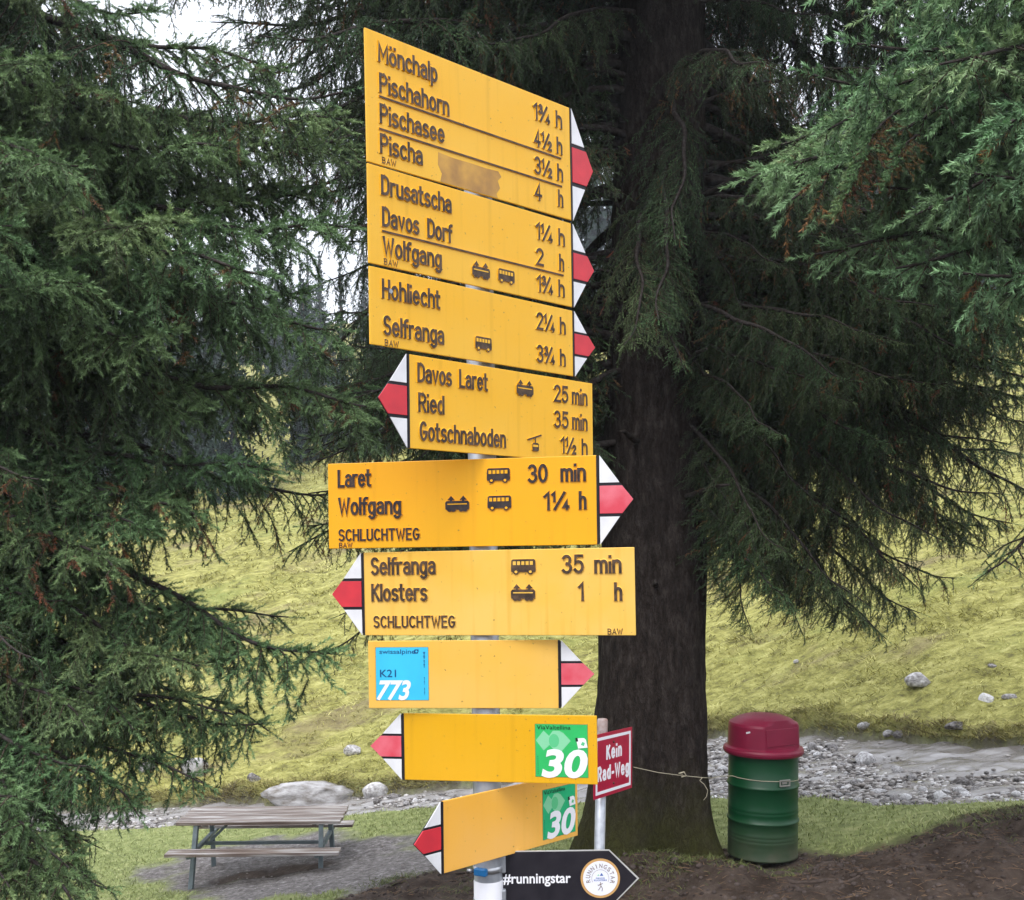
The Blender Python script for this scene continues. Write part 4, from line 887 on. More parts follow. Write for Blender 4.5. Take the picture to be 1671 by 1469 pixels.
s5 = make_sign('direction_sign', -11.35, -.06, .5383, .1690, .1029, -.0374, 'R', Y_ORANGE, 'orange yellow sign pointing right, reading Laret and Wolfgang with two buses', ink=INK_DARK, red=RED_PINK)
words(s5, [('Laret', -.2484, .0362, -.1779, CP), ('Wolfgang', -.248, -.0190, -.1173, CP), ('SCHLUCHTWEG', -.2483, -.0702, -.0805, .0245), ('BAW', -.2476, -.083, -.2194, .0105), ('bus', .0552, .0370, .1011, .0285), ('tram', -.0286, -.0170, .0201, .0325), ('bus', .0557, -.0160, .1029, .0285),
 ('30', .1352, .035, .1745, CP), ('min', .1985, .035, .2476, CP), ('1¼', .1656, -.0183, .2180, CP), ('h', .2330, -.0183, .2481, CP)], Y_ORANGE, INK_DARK)
s6 = make_sign('direction_sign', -13.80, .22, .5404, .1645, -.0712, .0318, 'L', Y_FADED, 'faded yellow sign pointing left, reading Selfranga and Klosters', red=RED)
words(s6, [('Selfranga', -.2528, .0367, -.1173, CP), ('Klosters', -.2526, -.0154, -.1357, CP), ('SCHLUCHTWEG', -.2495, -.0675, -.0797, .0245), ('bus', .0335, .0344, .0821, .0292), ('tram', .0319, -.0166, .0806, .034), ('35', .132, .0347, .1753, CP), ('min', .1945, .0335, .2464, CP), ('1', .1634, -.0176, .1743, CP), ('h', .2312, -.0182, .2469, CP), ('BAW', .2174, -.0805, .246, .0115)], Y_FADED, INK)
s7 = make_sign('direction_sign', -5.38, -.08, .3730, .1314, -.2287, -.0385, 'R', Y_PALE, 'short pale yellow sign with a blue 773 sticker, pointing right', red=RED_PINK)
s8 = make_sign('direction_sign', -10.44, 0, .3811, .1305, -.3712, .0319, 'L', Y_DEEP, 'blank deep yellow sign with a bright green 30 sticker at its right end', red=RED_PINK)
s9 = make_sign('direction_sign', 44.0, -.3, .3690, .1336, -.5192, .0365, 'L', Y_PEACH, 'lowest yellow sign, turned sideways, with a teal green 30 sticker')
# peeled glue stain on the top sign
STAIN = mat('old_glue_stain', (.58, .33, .09), .7, .1, col2=(.36, .20, .08), nscale=22, detail=9)
rr = random.Random(3)
pts = [(-.098, -.062), (-.06, -.0645), (-.02, -.0638), (.02, -.0645), (.052, -.063), (.060, -.072), (.050, -.082), (.056, -.095), (.046, -.108), (.05, -.1155), (.0, -.1158), (-.05, -.1155), (-.094, -.1158), (-.090, -.1), (-.099, -.085)]
MB().prism(pts[::-1], -TH / 2 - .0003, -TH / 2).build('glue_stain', STAIN, s1)
# bird-dropping flecks on the Hohliecht lettering
MB().prism([(-.219, .028), (-.214, .026), (-.211, .030), (-.213, .034), (-.218, .035)], -TH / 2 - .0029, -TH / 2 - .0020).build('pale_fleck', GALV, s3)

# stickers
BLUE = mat('sticker_sky_blue', (.045, .52, .80), .35, .4, noise=.1, nscale=20)
NAVY = mat('sticker_navy', (.006, .07, .20), .5, .3)
ST_WHITE = mat('sticker_white', (.80, .80, .83), .4, .35)
GREEN = mat('sticker_green', (.03, .46, .12), .35, .4, noise=.12, nscale=20)
TEAL = mat('sticker_teal_green', (.02, .42, .17), .35, .4, noise=.12, nscale=20)
GREEN_PALE = mat('sticker_pale_green', (.22, .58, .33), .4, .35)
GREEN_MID = mat('sticker_mid_green', (.10, .50, .22), .4, .35)
ST_BLACK = mat('sticker_black', (.008, .02, .012), .5, .3)
RIM_DARK = mat('sticker_dark_rim', (.20, .15, .07), .7, .1)  # narrow dark brown border round each sticker
def sticker(t, x0, z0, w, h, m):
    yf = -TH / 2
    o = MB().box((x0 + w / 2, yf - .0003, z0 + h / 2), (w, .0006, h)).build('sticker', m, t)
    MB().box((x0 + w / 2, yf - .00005, z0 + h / 2), (w + .0016, .0003, h + .0016)).build('dark_rim', RIM_DARK, t)
    return o, yf - .0006
k7, y7 = sticker(s7, -.1712, -.0495, .1030, .1022, BLUE)
X7, Z7, U7 = -.1712, -.0495, .1030
def u7(a, b): return X7 + a * U7, Z7 + b * U7
def ft(name, s, par, m, f, a0, b0, a1, hh, y, **k):
    x0, z0 = f(a0, b0); x1, _ = f(a1, b0); return flat_text(name, s, par, m, x0, z0, x1, hh, y, **k)
ft('brand_lettering', 'swissalpine', k7, NAVY, u7, .07, .875, .755, .0085, y7 - .0004, bold=.008)
for poly in ([(.73, .875), (.80, .875), (.82, .915), (.82, .955), (.75, .955), (.73, .93)],):
    MB().prism([u7(*p) for p in poly], y7 - .0003, y7).build('logo_mark', NAVY, k7)
MB().prism([u7(.755, .915), u7(.78, .895), u7(.805, .915), u7(.78, .94)], y7 - .0005, y7).build('logo_mark', BLUE, k7)
ft('route_code', 'K21', k7, NAVY, u7, .075, .435, .385, .0145, y7 - .0004, bold=.01)
ft('route_number', '773', k7, ST_WHITE, u7, .005, .015, .665, .0372, y7 - .0005, bold=.03, shear=.30)
for a, b, wd in ((.925, .62, .022), (.925, .78, .03), (.925, .1, .012), (.925, .3, .012)):
    for q in range(6):
        aa = b + q * .024; x, z = u7(a, aa); MB().box((x, y7 - .0001, z), (wd * .1 * (.6 + .4 * (q % 3)), .0003, .0016)).build('small_print', NAVY, k7)
def thirty(t, x0, z0, w, m):
    k, y = sticker(t, x0, z0, w, .1, m); H_ = .1
    def f(a, b): return x0 + a * w, z0 + b * H_
    MB().prism([f(.01, .69), f(.16, .50), f(.36, .69), f(.16, .88)], y - .0001, y + .0001).build('diamond_mark', GREEN_PALE, k)
    MB().prism([f(.20, .69), f(.44, .42), f(.68, .69), f(.54, .84), f(.46, .88), f(.34, .88)], y - .0002, y + .0001).build('diamond_mark', GREEN_PALE, k)
    MB().prism([f(.36 + .10 * math.cos(q * math.pi / 8), .69 + .13 * math.sin(q * math.pi / 8)) for q in range(16)], y - .0003, y + .0001).build('ring_mark', GREEN_MID, k)
    ft('route_name', 'ViaValtellina', k, ST_BLACK, f, .03, .905, .68, .0080, y - .0005, bold=.005)
    ft('route_number', '30', k, ST_WHITE, f, .11, .012, 1.0, .052, y - .0006, bold=.035, shear=.18)
    MB().prism([f(.82, .55), f(1.0, .57), f(.97, .72), f(.93, .75), f(.78, .74)], y - .0009, y - .0003).build('shield_mark', ST_WHITE, k)
    MB().prism([f(.775, .68), f(.825, .685), f(.81, .755), f(.77, .75)], y - .0011, y - .0003).build('shield_mark', ST_BLACK, k)
    MB().prism([f(.87, .62), f(.93, .60), f(.95, .66), f(.90, .68)], y - .0011, y - .0003).build('shield_mark', GREEN_MID, k)
    for q in range(10):
        x, z = f(.045, .06 + q * .036); MB().box((x, y - .0001, z), (.0008, .0003, .0022)).build('small_print', ST_BLACK, k)
thirty(s8, .0722, -.0522, .1003, GREEN)
thirty(s9, .0805, -.0560, .0960, TEAL)

# ------------------------------------------------------------------ black running sign
BLACK = mat('black_sign_film', (.013, .012, .017), .35, .4, noise=.3, nscale=30, col2=(.022, .02, .026))
ALU = mat('bare_aluminium_edge', (.62, .62, .60), .4, .5, metal=.4)
GOLD = mat('badge_gold', (.55, .32, .12), .4, .4)
BROWN = mat('badge_brown_grey', (.22, .17, .14), .5, .3)
LBLUE = mat('badge_blue', (.05, .12, .38), .5, .3)
BADGE_WHITE = mat('badge_white', (.78, .79, .86), .4, .35)
t10 = sign_root('arrow_sign', .6, -.23, -.6389, .1322, d=.0); tag(t10, 'black arrow sign lettered #runningstar at the foot of the post', 'sign')
Lb, Hb, tp = .2135, .1139, .058
arrow = [(-Lb / 2, -Hb / 2), (Lb / 2, -Hb / 2), (Lb / 2 + tp, 0), (Lb / 2, Hb / 2), (-Lb / 2, Hb / 2)]
MB().prism(arrow, -.0015, .0015).build('aluminium_plate', ALU, t10)
i_ = .0018
arr2 = [(-Lb / 2 + .0005, -Hb / 2 + i_), (Lb / 2 - .001, -Hb / 2 + i_), (Lb / 2 + tp - 2.4 * i_, 0), (Lb / 2 - .001, Hb / 2 - i_), (-Lb / 2 + .0005, Hb / 2 - i_)]
MB().prism(arr2, -.0019, -.0014).build('black_film', BLACK, t10)
flat_text('lettering', '#runningstar', t10, ST_WHITE, -.1035, -.0062, .0300, .0185, -.0022, bold=.02)
bc = (.0882, .0015)
def disc(r, n=48): return [(bc[0] + r * math.cos(2 * math.pi * q / n), bc[1] + r * math.sin(2 * math.pi * q / n)) for q in range(n)]
bad = MB().prism(disc(.0388), -.0023, -.0018).build('round_badge', GOLD, t10)
MB().prism(disc(.0340), -.0026, -.0020).build('badge_face', BADGE_WHITE, bad)
def annulus(r0, r1, a0, a1, n=40):
    o = [(bc[0] + r1 * math.cos(R(a0 + (a1 - a0) * q / n)), bc[1] + r1 * math.sin(R(a0 + (a1 - a0) * q / n))) for q in range(n + 1)]
    i = [(bc[0] + r0 * math.cos(R(a0 + (a1 - a0) * q / n)), bc[1] + r0 * math.sin(R(a0 + (a1 - a0) * q / n))) for q in range(n + 1)]
    mb = MB()
    for q in range(n): mb.add([(o[q][0], -.0029, o[q][1]), (o[q + 1][0], -.0029, o[q + 1][1]), (i[q + 1][0], -.0029, i[q + 1][1]), (i[q][0], -.0029, i[q][1])], [(0, 1, 2, 3)])
    return mb
annulus(.0166, .0172, -25, 205).build('badge_ring_line', BROWN, bad)
for q, ch in enumerate('RUNNINGSTAR'):
    a = 192 - q * 21.0 if q < 99 else 0
    w = .0062 if ch != 'I' else .0016
    cx_, cz_ = bc[0], bc[1] + .0245
    flat_text('badge_letter', ch, bad, BROWN, cx_ - w / 2, cz_ - .0042, cx_ + w / 2, .0085, -.0029, bold=.01, rot=R(a - 90), center=bc)
flat_text('badge_word', 'DAVOS', bad, LBLUE, bc[0] - .0085, bc[1] - .0010, bc[0] + .0085, .0028, -.0029)
flat_text('badge_word', 'KLOSTERS', bad, LBLUE, bc[0] - .0125, bc[1] - .0052, bc[0] + .0125, .0031, -.0029)
MB().prism([(bc[0] - .001, bc[1] + .005), (bc[0] + .006, bc[1] + .005), (bc[0] + .0025, bc[1] + .0105)], -.0029, -.0024).build('badge_mountain', LBLUE, bad)
MB().prism([(bc[0] - .006, bc[1] + .005), (bc[0] - .002, bc[1] + .005), (bc[0] - .004, bc[1] + .0085)], -.0029, -.0024).build('badge_mountain', GREEN_PALE, bad)
mbr = MB(); strokes(mbr, [[(bc[0] + a * .001, bc[1] - .018 + b * .001) for a, b in p] for p in ([(0, 8), (1, 3), (-1, -1)], [(1, 3), (4, -2), (3, -7)], [(-1, -1), (-4, -5)], [(0, 7), (-3, 4), (-5, 5)], [(0.5, 6), (4, 8)], [(-.4, 9.6), (.4, 9.9)])], .0012, -.0026, .0003, .0001)
mbr.build('badge_runner', [BROWN, BROWN], bad)
STEEL = mat('clamp_steel', (.45, .46, .48), .35, .5, metal=.7, noise=.2, nscale=40)
BLUEP = mat('blue_screw_housing', (.012, .13, .33), .35, .4)
for zz in (.033, -.033):
    MB().box((-.1085, .004, zz), (.022, .030, .034)).build('bracket', GALV, t10, bevel=.003)
for zz in (.026, -.040):
    MB().lathe([(.0288, -.006), (.0301, -.006), (.0301, .006), (.0288, .006)], 40, c=(-.1322, .0, zz)).build('clamp_band', STEEL, t10)
hs = MB().box((-.1322 - .014, -.0325, .026), (.026, .012, .014), 0, Matrix.Rotation(R(-28), 3, 'Z')).build('screw_housing', BLUEP, t10, bevel=.002)
MB().tube([(-.1322 - .031, -.024, .026), (-.1322 - .040, -.019, .026)], .0035, 8).build('screw', STEEL, hs)

# ------------------------------------------------------------------ red sign on its own post
RED_SIGN = mat('crimson_enamel', (.42, .012, .045), .3, .45, noise=.15, nscale=12)
RUST = mat('rusty_post_top', (.20, .10, .07), .8, .2, col2=(.42, .40, .40), nscale=14)
yk = R(55.0); uk = Vector((math.cos(yk), math.sin(yk), 0)); nk = Vector((math.sin(yk), -math.cos(yk), 0))
kc = Vector((.4716, 5.0, CAMZ - 1.000)); pk = kc - nk * .033 - uk * .052
gk = gz(pk.x, pk.y)
kp = empty('metal_post', (pk.x - (1.55 - gk) * math.tan(R(2.2)), pk.y, gk), (0, R(2.2), 0)); tag(kp, 'slim grey metal post with a rusty top behind the red sign', 'post')
topz = 1.715 - gk
MB().tube([(0, 0, -.3), (0, 0, topz - .085)], .0255, 24, caps=True).build('tube', GALV, kp)
MB().lathe([(.0255, topz - .085), (.0257, topz - .08), (.0257, topz - .006), (.021, topz), (.0001, topz + .001)], 24).build('rusty_top', RUST, kp)
ks = empty('no_cycling_sign', kc, (0, R(2.0), yk)); tag(ks, 'small crimson sign with white border, reading Kein Rad-Weg', 'sign')
LK, HK = .372, .300
MB().box((0, 0, 0), (LK, .003, HK)).build('plate', RED_SIGN, ks, bevel=.0008)
def frame(x, z, w):
    mb = MB()
    for c, d in (((0, z - w / 2), (2 * x, w)), ((0, -z + w / 2), (2 * x, w)), ((x - w / 2, 0), (w, 2 * z - 2 * w)), ((-x + w / 2, 0), (w, 2 * z - 2 * w))):
        mb.box((c[0], -.0019, c[1]), (d[0], .0012, d[1]))
    return mb
frame(LK / 2 - .017, HK / 2 - .017, .014).build('white_border', ST_WHITE, ks)
mk = MB(); stroke_text(mk, 'Kein', -.070, .020, .080, .070, -.0015, .0120, .0008, .34); mk.build('lettering', [ST_WHITE, ST_WHITE], ks)
mk = MB(); stroke_text(mk, 'Rad-Weg', -.152, -.074, .152, .070, -.0015, .0120, .0008, .32); mk.build('lettering', [ST_WHITE, ST_WHITE], ks)
for zb in (.098, -.098): MB().lathe([(.0001, .0), (.005, .0), (.006, -.002), (.006, -.004)], 10).build('bolt', INK, ks, (.0, -.0045, zb), (R(90), 0, 0))

# ------------------------------------------------------------------ litter barrel
DRUM = bpy.data.materials.new('green_drum_paint'); DRUM.use_nodes = True
n_, l_ = DRUM.node_tree.nodes, DRUM.node_tree.links; b_ = n_['Principled BSDF']
tc_ = n_.new('ShaderNodeTexCoord'); sx_ = n_.new('ShaderNodeSeparateXYZ'); l_.new(tc_.outputs['Object'], sx_.inputs[0])
tn_ = n_.new('ShaderNodeTexNoise'); tn_.inputs['Scale'].default_value = 6; tn_.inputs['Detail'].default_value = 8; l_.new(tc_.outputs['Object'], tn_.inputs[0])
mr_ = n_.new('ShaderNodeMapRange'); mr_.inputs[1].default_value = .34; mr_.inputs[2].default_value = -.02; mr_.inputs[3].default_value = 0; mr_.inputs[4].default_value = .75; l_.new(sx_.outputs[2], mr_.inputs[0])
mm_ = n_.new('ShaderNodeMath'); mm_.operation = 'MULTIPLY'; l_.new(mr_.outputs[0], mm_.inputs[0]); l_.new(tn_.outputs[0], mm_.inputs[1])
m2_ = n_.new('ShaderNodeMath'); m2_.operation = 'MULTIPLY'; m2_.inputs[1].default_value = 1.5; m2_.use_clamp = True; l_.new(mm_.outputs[0], m2_.inputs[0])
mx_ = n_.new('ShaderNodeMix'); mx_.data_type = 'RGBA'; mx_.inputs[6].default_value = (.0025, .048, .016, 1); mx_.inputs[7].default_value = (.10, .085, .06, 1)
l_.new(m2_.outputs[0], mx_.inputs[0]); l_.new(mx_.outputs[2], b_.inputs['Base Color']); b_.inputs['Roughness'].default_value = .42; b_.inputs['Specular IOR Level'].default_value = .4
LID = mat('crimson_lid_plastic', (.21, .009, .038), .45, .35, noise=.15, nscale=5, bump=.08, bscale=200)
BX, BY = 2.035, 8.62; bz = gz(BX, BY)
bz = .005
bar = empty('litter_barrel', (BX, BY, bz), (0, R(1.3), 0)); tag(bar, 'green oil drum litter bin with a crimson domed lid', 'litter bin')
r = .286
prof = [(.0001, .012), (r - .012, .012), (r - .012, 0), (r, 0), (r, .012), (r - .004, .02)]
def rib(zc, h=.008, w=.018): return [(r - .004, zc - w), (r + h * .5, zc - w * .5), (r + h, zc), (r + h * .5, zc + w * .5), (r - .004, zc + w)]
prof += [(r - .004, .10)]
for q in range(3): prof += [(r - .004, .13 + q * .03), (r - .001, .14 + q * .03), (r - .004, .15 + q * .03)]
prof += rib(.30)
for q in range(2): prof += [(r - .004, .36 + q * .03), (r - .001, .37 + q * .03), (r - .004, .38 + q * .03)]
prof += rib(.585) + [(r - .004, .86), (r, .868), (r, .885), (r - .012, .885), (r - .012, .868)]
MB().lathe(prof, 64).build('drum', DRUM, bar)
nd = Vector((math.cos(R(-62)), math.sin(R(-62)), 0)); dcut = .215
lp = [(.292, .835), (.318, .838), (.326, .855), (.326, .872), (.318, .888), (.298, .893), (.290, .90), (.284, 1.07), (.276, 1.090), (.22, 1.125), (.15, 1.148), (.07, 1.160), (.0001, 1.162)]
mb = MB().lathe(lp, 72)
vv = []
for v in mb.v:
    p = Vector(v); q = p.x * nd.x + p.y * nd.y
    lim = dcut + (1.07 - p.z) * .10
    if p.z > .897 and q > lim: p -= nd * (q - lim)
    vv.append(tuple(p))
mb.v = vv
lid = mb.build('lid', LID, bar); lid.modifiers.new('edge', 'EDGE_SPLIT').split_angle = R(14)
side = Vector((-nd.y, nd.x, 0))
fq = MB()
w2, z0_, z1_ = .165, .925, 1.062
def fp(s, z, o): 
    p = nd * (dcut + (1.07 - z) * .10 + o) + side * s; return (p.x, p.y, z)
fq.add([fp(-w2, z0_, .005), fp(w2, z0_, .005), fp(w2, z1_, .005), fp(-w2, z1_, .005), fp(-w2, z0_, -.01), fp(w2, z0_, -.01), fp(w2, z1_, -.01), fp(-w2, z1_, -.01)], [(0, 1, 2, 3), (4, 7, 6, 5), (0, 4, 5, 1), (3, 2, 6, 7), (0, 3, 7, 4), (1, 5, 6, 2)])
flap = fq.build('flap_door', LID, lid, bevel=.004)
pa = R(-128); MB().box((math.cos(pa) * .287, math.sin(pa) * .287, 1.035), (.004, .035, .014), 0, Matrix.Rotation(pa, 3, 'Z') @ Matrix.Rotation(R(18), 3, 'X')).build('paper_scrap', WHITE, lid)
ba = R(-68); bp_ = Vector((math.cos(ba) * .294, math.sin(ba) * .294, .640)); brot = Matrix.Rotation(ba, 3, 'Z')
bk = MB()
for dz, dy, sz, sy in ((.022, 0, .010, .10), (-.022, 0, .010, .10), (0, .045, .034, .010), (0, -.045, .034, .010)): bk.box(bp_ + brot @ Vector((0, dy, dz)), (.012, sy, sz), 0, brot)
bk.box(bp_ + brot @ Vector((-.004, 0, 0)), (.006, .05, .018), 0, brot)
bk.build('buckle', mat('buckle_steel', (.32, .31, .28), .5, .4, metal=.4), bar, bevel=.002)
# string from the trunk round the barrel
STR = mat('pale_twine', (.42, .38, .28), .9, .1)
bw = bar.location
def drum_pt(a, z, rr_=.289): return Vector((bw.x + math.cos(R(a)) * rr_ + z * math.tan(R(1.3)), bw.y + math.sin(R(a)) * rr_, bw.z + z))
pts = [W(1034, 1252, 8.05), W(1075, 1261, 8.10), W(1115, 1266, 8.13), W(1146, 1269, 8.18), W(1162, 1270, 8.28)]
pts += [drum_pt(200, .665) + Vector((-.10, 0, 0)), drum_pt(200, .665), drum_pt(215, .663), drum_pt(235, .661), drum_pt(255, .658), drum_pt(275, .655), drum_pt(292, .652), drum_pt(312, .640), drum_pt(335, .630), drum_pt(0, .625)]
tw = MB().tube(pts, .003, 6).build('twine', STR); tag(tw, 'pale twine tied from the spruce trunk round the green barrel', 'twine')
kn = [W(1114, 1264, 8.11), W(1108, 1262, 8.09), W(1116, 1260, 8.09), W(1120, 1266, 8.10), W(1112, 1268, 8.10)]
MB().tube(kn, .006, 6).build('knot', STR, tw)
MB().tube([W(1146, 1269, 8.18), W(1142, 1274, 8.16), W(1149, 1280, 8.16), W(1155, 1290, 8.17), W(1153, 1300, 8.17), W(1148, 1306, 8.17)], .003, 6).build('loose_end', STR, tw)

# ------------------------------------------------------------------ picnic table
def plank_mat(name, c1, c2, c3):
    m = bpy.data.materials.new(name); m.use_nodes = True
    n, l = m.node_tree.nodes, m.node_tree.links; b = n['Principled BSDF']
    tc = n.new('ShaderNodeTexCoord'); mp = n.new('ShaderNodeMapping'); mp.inputs['Scale'].default_value = (1.8, 26, 26); l.new(tc.outputs['Object'], mp.inputs[0])
    oi = n.new('ShaderNodeObjectInfo'); ad = n.new('ShaderNodeVectorMath'); ad.operation = 'ADD'; l.new(mp.outputs[0], ad.inputs[0])
    ml = n.new('ShaderNodeMath'); ml.operation = 'MULTIPLY'; ml.inputs[1].default_value = 37; l.new(oi.outputs['Random'], ml.inputs[0]); l.new(ml.outputs[0], ad.inputs[1])
    t = n.new('ShaderNodeTexNoise'); t.inputs['Scale'].default_value = 1; t.inputs['Detail'].default_value = 8; l.new(ad.outputs[0], t.inputs[0])
    rp = n.new('ShaderNodeValToRGB'); e = rp.color_ramp.elements; e.new(.5)
    for k, (p, c) in enumerate([(.32, c1), (.5, c2), (.66, c3)]): e[k].position = p; e[k].color = (*c, 1)
    l.new(t.outputs[0], rp.inputs[0]); l.new(rp.outputs[0], b.inputs['Base Color']); b.inputs['Roughness'].default_value = .38; b.inputs['Specular IOR Level'].default_value = .5
    return m
WOOD = plank_mat('weathered_table_wood', (.085, .052, .042), (.20, .155, .135), (.46, .44, .43))
TUBE = mat('grey_blue_painted_steel', (.16, .20, .215), .5, .4, noise=.25, nscale=14)
TX, TY = W(432, 1380, 12.1).x, 12.1; tz = gz(TX, TY - .3)
tab = empty('picnic_table', (TX, TY, tz), (0, R(.6), R(1.5))); tag(tab, 'weathered wooden picnic table with attached benches on grey metal legs', 'picnic table')
Lt = 1.84
for q in range(5):
    y = -.30 + q * .150
    MB().box((0, y, 0), (Lt + (.02 if q % 2 else 0), .136, .036)).build('plank', WOOD, tab, (0, 0, .645), bevel=.005)
for s_ in (-1, 1):
    MB().box((0, 0, 0), (Lt + .06, .21, .036)).build('bench_plank', WOOD, tab, (0, s_ * .60, .385), bevel=.005)
    MB().box((0, 0, 0), (.05, .60, .035)).build('top_batten', WOOD, tab, (s_ * .62, 0, .608))
    for f in (-1, 1):
        MB().bar((s_ * .70, f * .32, .64), (s_ * .72, f * .50, -.08), .052, .052).build('leg', TUBE, tab, bevel=.005)
    MB().bar((s_ * .70, -.66, .353), (s_ * .70, .66, .353), .045, .04).build('bench_bearer', TUBE, tab)
    if s_ < 0: MB().bar((s_ * .645, 0, .34), (s_ * .38, 0, .60), .035, .03).build('brace', TUBE, tab)
    MB().bar((s_ * .70, -.25, .605), (s_ * .70, .25, .605), .045, .04).build('top_bearer', TUBE, tab)
MB().bar((-.72, 0, .33), (.72, 0, .33), .04, .035).build('stretcher', TUBE, tab)

# ------------------------------------------------------------------ stones
def rock_mesh(seed, cuts=7, sub=3, amp=.16):
    rg = np.random.default_rng(seed)
    import bmesh
    bm = bmesh.new(); bmesh.ops.create_icosphere(bm, subdivisions=sub, radius=1.0)
    V = np.array([v.co for v in bm.verts]); F = np.array([[v.index for v in f.verts] for f in bm.faces]); bm.free()
    V *= (1 + amp * np.stack([fbm(V[:, 0] * 1.3 + seed, V[:, 1] * 1.3 + V[:, 2], seed)], 1))
    for k in range(cuts):
        n = rg.normal(0, 1, 3); n /= np.linalg.norm(n); dd = rg.uniform(.5, .82); q = V @ n - dd; V = V - np.outer(np.maximum(q, 0) * .92, n)
    k9 = .03 if sub < 4 else .06
    if sub >= 4: V += V / np.linalg.norm(V, axis=1)[:, None] * (.16 * np.abs(fbm(V[:, 0] * 2.2 + seed, V[:, 2] * 4 + V[:, 1] * 2, seed + 9, 5)))[:, None]
    V += k9 * np.stack([fbm(V[:, 1] * 5 + seed, V[:, 2] * 5, seed + 1), fbm(V[:, 0] * 5, V[:, 2] * 5 + seed, seed + 2), fbm(V[:, 0] * 5, V[:, 1] * 5, seed + 3)], 1)
    return V, F
def stone_mat(name, a, b_, c):
    m = mat(name, a, .85, .2, bump=.5, bscale=14); n, l = m.node_tree.nodes, m.node_tree.links
    tc = n.new('ShaderNodeTexCoord'); t = n.new('ShaderNodeTexNoise'); t.inputs['Scale'].default_value = 3.5; t.inputs['Detail'].default_value = 9; t.inputs['Roughness'].default_value = .65; l.new(tc.outputs['Object'], t.inputs[0])
    oi = n.new('ShaderNodeObjectInfo'); ml = n.new('ShaderNodeMath'); ml.operation = 'MULTIPLY_ADD'; ml.inputs[1].default_value = .34; ml.inputs[2].default_value = -.17; l.new(oi.outputs['Random'], ml.inputs[0])
    ad = n.new('ShaderNodeMath'); ad.operation = 'ADD'; l.new(t.outputs[0], ad.inputs[0]); l.new(ml.outputs[0], ad.inputs[1])
    rp = n.new('ShaderNodeValToRGB'); e = rp.color_ramp.elements; e.new(.5)
    for k, (p, cc) in enumerate([(.3, c), (.5, a), (.7, b_)]): e[k].position = p; e[k].color = (*cc, 1)
    l.new(ad.outputs[0], rp.inputs[0]); l.new(rp.outputs[0], n['Principled BSDF'].inputs['Base Color']); return m
STONE = stone_mat('grey_stone', (.28, .265, .26), (.60, .59, .59), (.075, .065, .06))
STONE_L = stone_mat('pale_boulder_stone', (.34, .33, .33), (.50, .49, .49), (.17, .15, .13))
def rock(name, seed, loc, scl, rotz, label, cat='rock', group=None, m=STONE, sub=3, cuts=7):
    V, F = rock_mesh(seed, cuts, sub)
    o = link(name, np_mesh(name, V, F, [m], smooth=False), None, loc, (0, 0, rotz)); o.scale = scl; tag(o, label, cat, group); return o
def on_far(px, py):
    dx = W(px, py, 1.0); Ys = np.arange(9, 70, .02); g = CAMZ + (dx.z - CAMZ) * Ys - ground_z(dx.x * Ys, Ys, False)
    i = int(np.argmax(g < 0)); return dx.x * Ys[i], float(Ys[i]), gz(dx.x * Ys[i], Ys[i])
def far_rock(px, py, w, h, seed, label, d=.6, group='rocks lying in the meadow', m=STONE, rot=0.0, cat='rock', cuts=7):
    x, y, z = on_far(px, py); k = y / FPX * .5
    rock('rock', seed, (x, y + w * k * d * .3, z + h * k * .55), (w * k * 1.08, w * k * d * 1.1, h * k * 1.35), rot, label, cat, group, m, 4 if w > 60 else 3, cuts)
far_rock(512, 1314, 145, 44, 3, 'big pale slab-shaped boulder on the far bank behind the picnic table', .55, None, STONE_L, .15, 'boulder', 16)
far_rock(612, 1305, 44, 30, 8, 'dark-sided grey boulder just right of the big pale slab', .7, None, STONE, .4, 'boulder')
far_rock(318, 1266, 46, 34, 12, 'pale broken rock glimpsed behind hanging twigs above the table', .7, None, STONE_L)
far_rock(415, 1275, 22, 16, 13, 'small pale rock on the bank above the left of the table')
far_rock(577, 1230, 30, 18, 14, 'white-grey rock in the meadow near the bleached red arrow')
far_rock(240, 1262, 34, 15, 15, 'flat grey rock at the left bank behind drooping twigs')
far_rock(130, 1278, 26, 12, 16, 'low brown-grey rock near the left edge of the far bank')
far_rock(1500, 1118, 48, 22, 17, 'largest grey rock on the meadow right of the barrel', .6, None)
far_rock(1612, 1137, 28, 18, 18, 'lichen-spotted rock right of the largest meadow rock')
far_rock(1648, 1133, 24, 9, 19, 'flat pale rock at the right edge of the meadow')
far_rock(1620, 1090, 14, 7, 24, 'tiny grey rock high on the right meadow')
far_rock(1300, 1076, 10, 6, 25, 'tiny pale rock in the meadow above the barrel')
far_rock(1412, 1190, 26, 12, 20, 'rounded stone under the grassy bank edge above the stream', group='stones under the far bank')
far_rock(1450, 1207, 17, 10, 21, 'left of two round stones at the waterline below the bank', group='stones under the far bank')
far_rock(1468, 1205, 19, 11, 22, 'right of two round stones at the waterline below the bank', group='stones under the far bank')
far_rock(1562, 1193, 36, 14, 23, 'slaty stones showing through the eroded far bank', group='stones under the far bank')
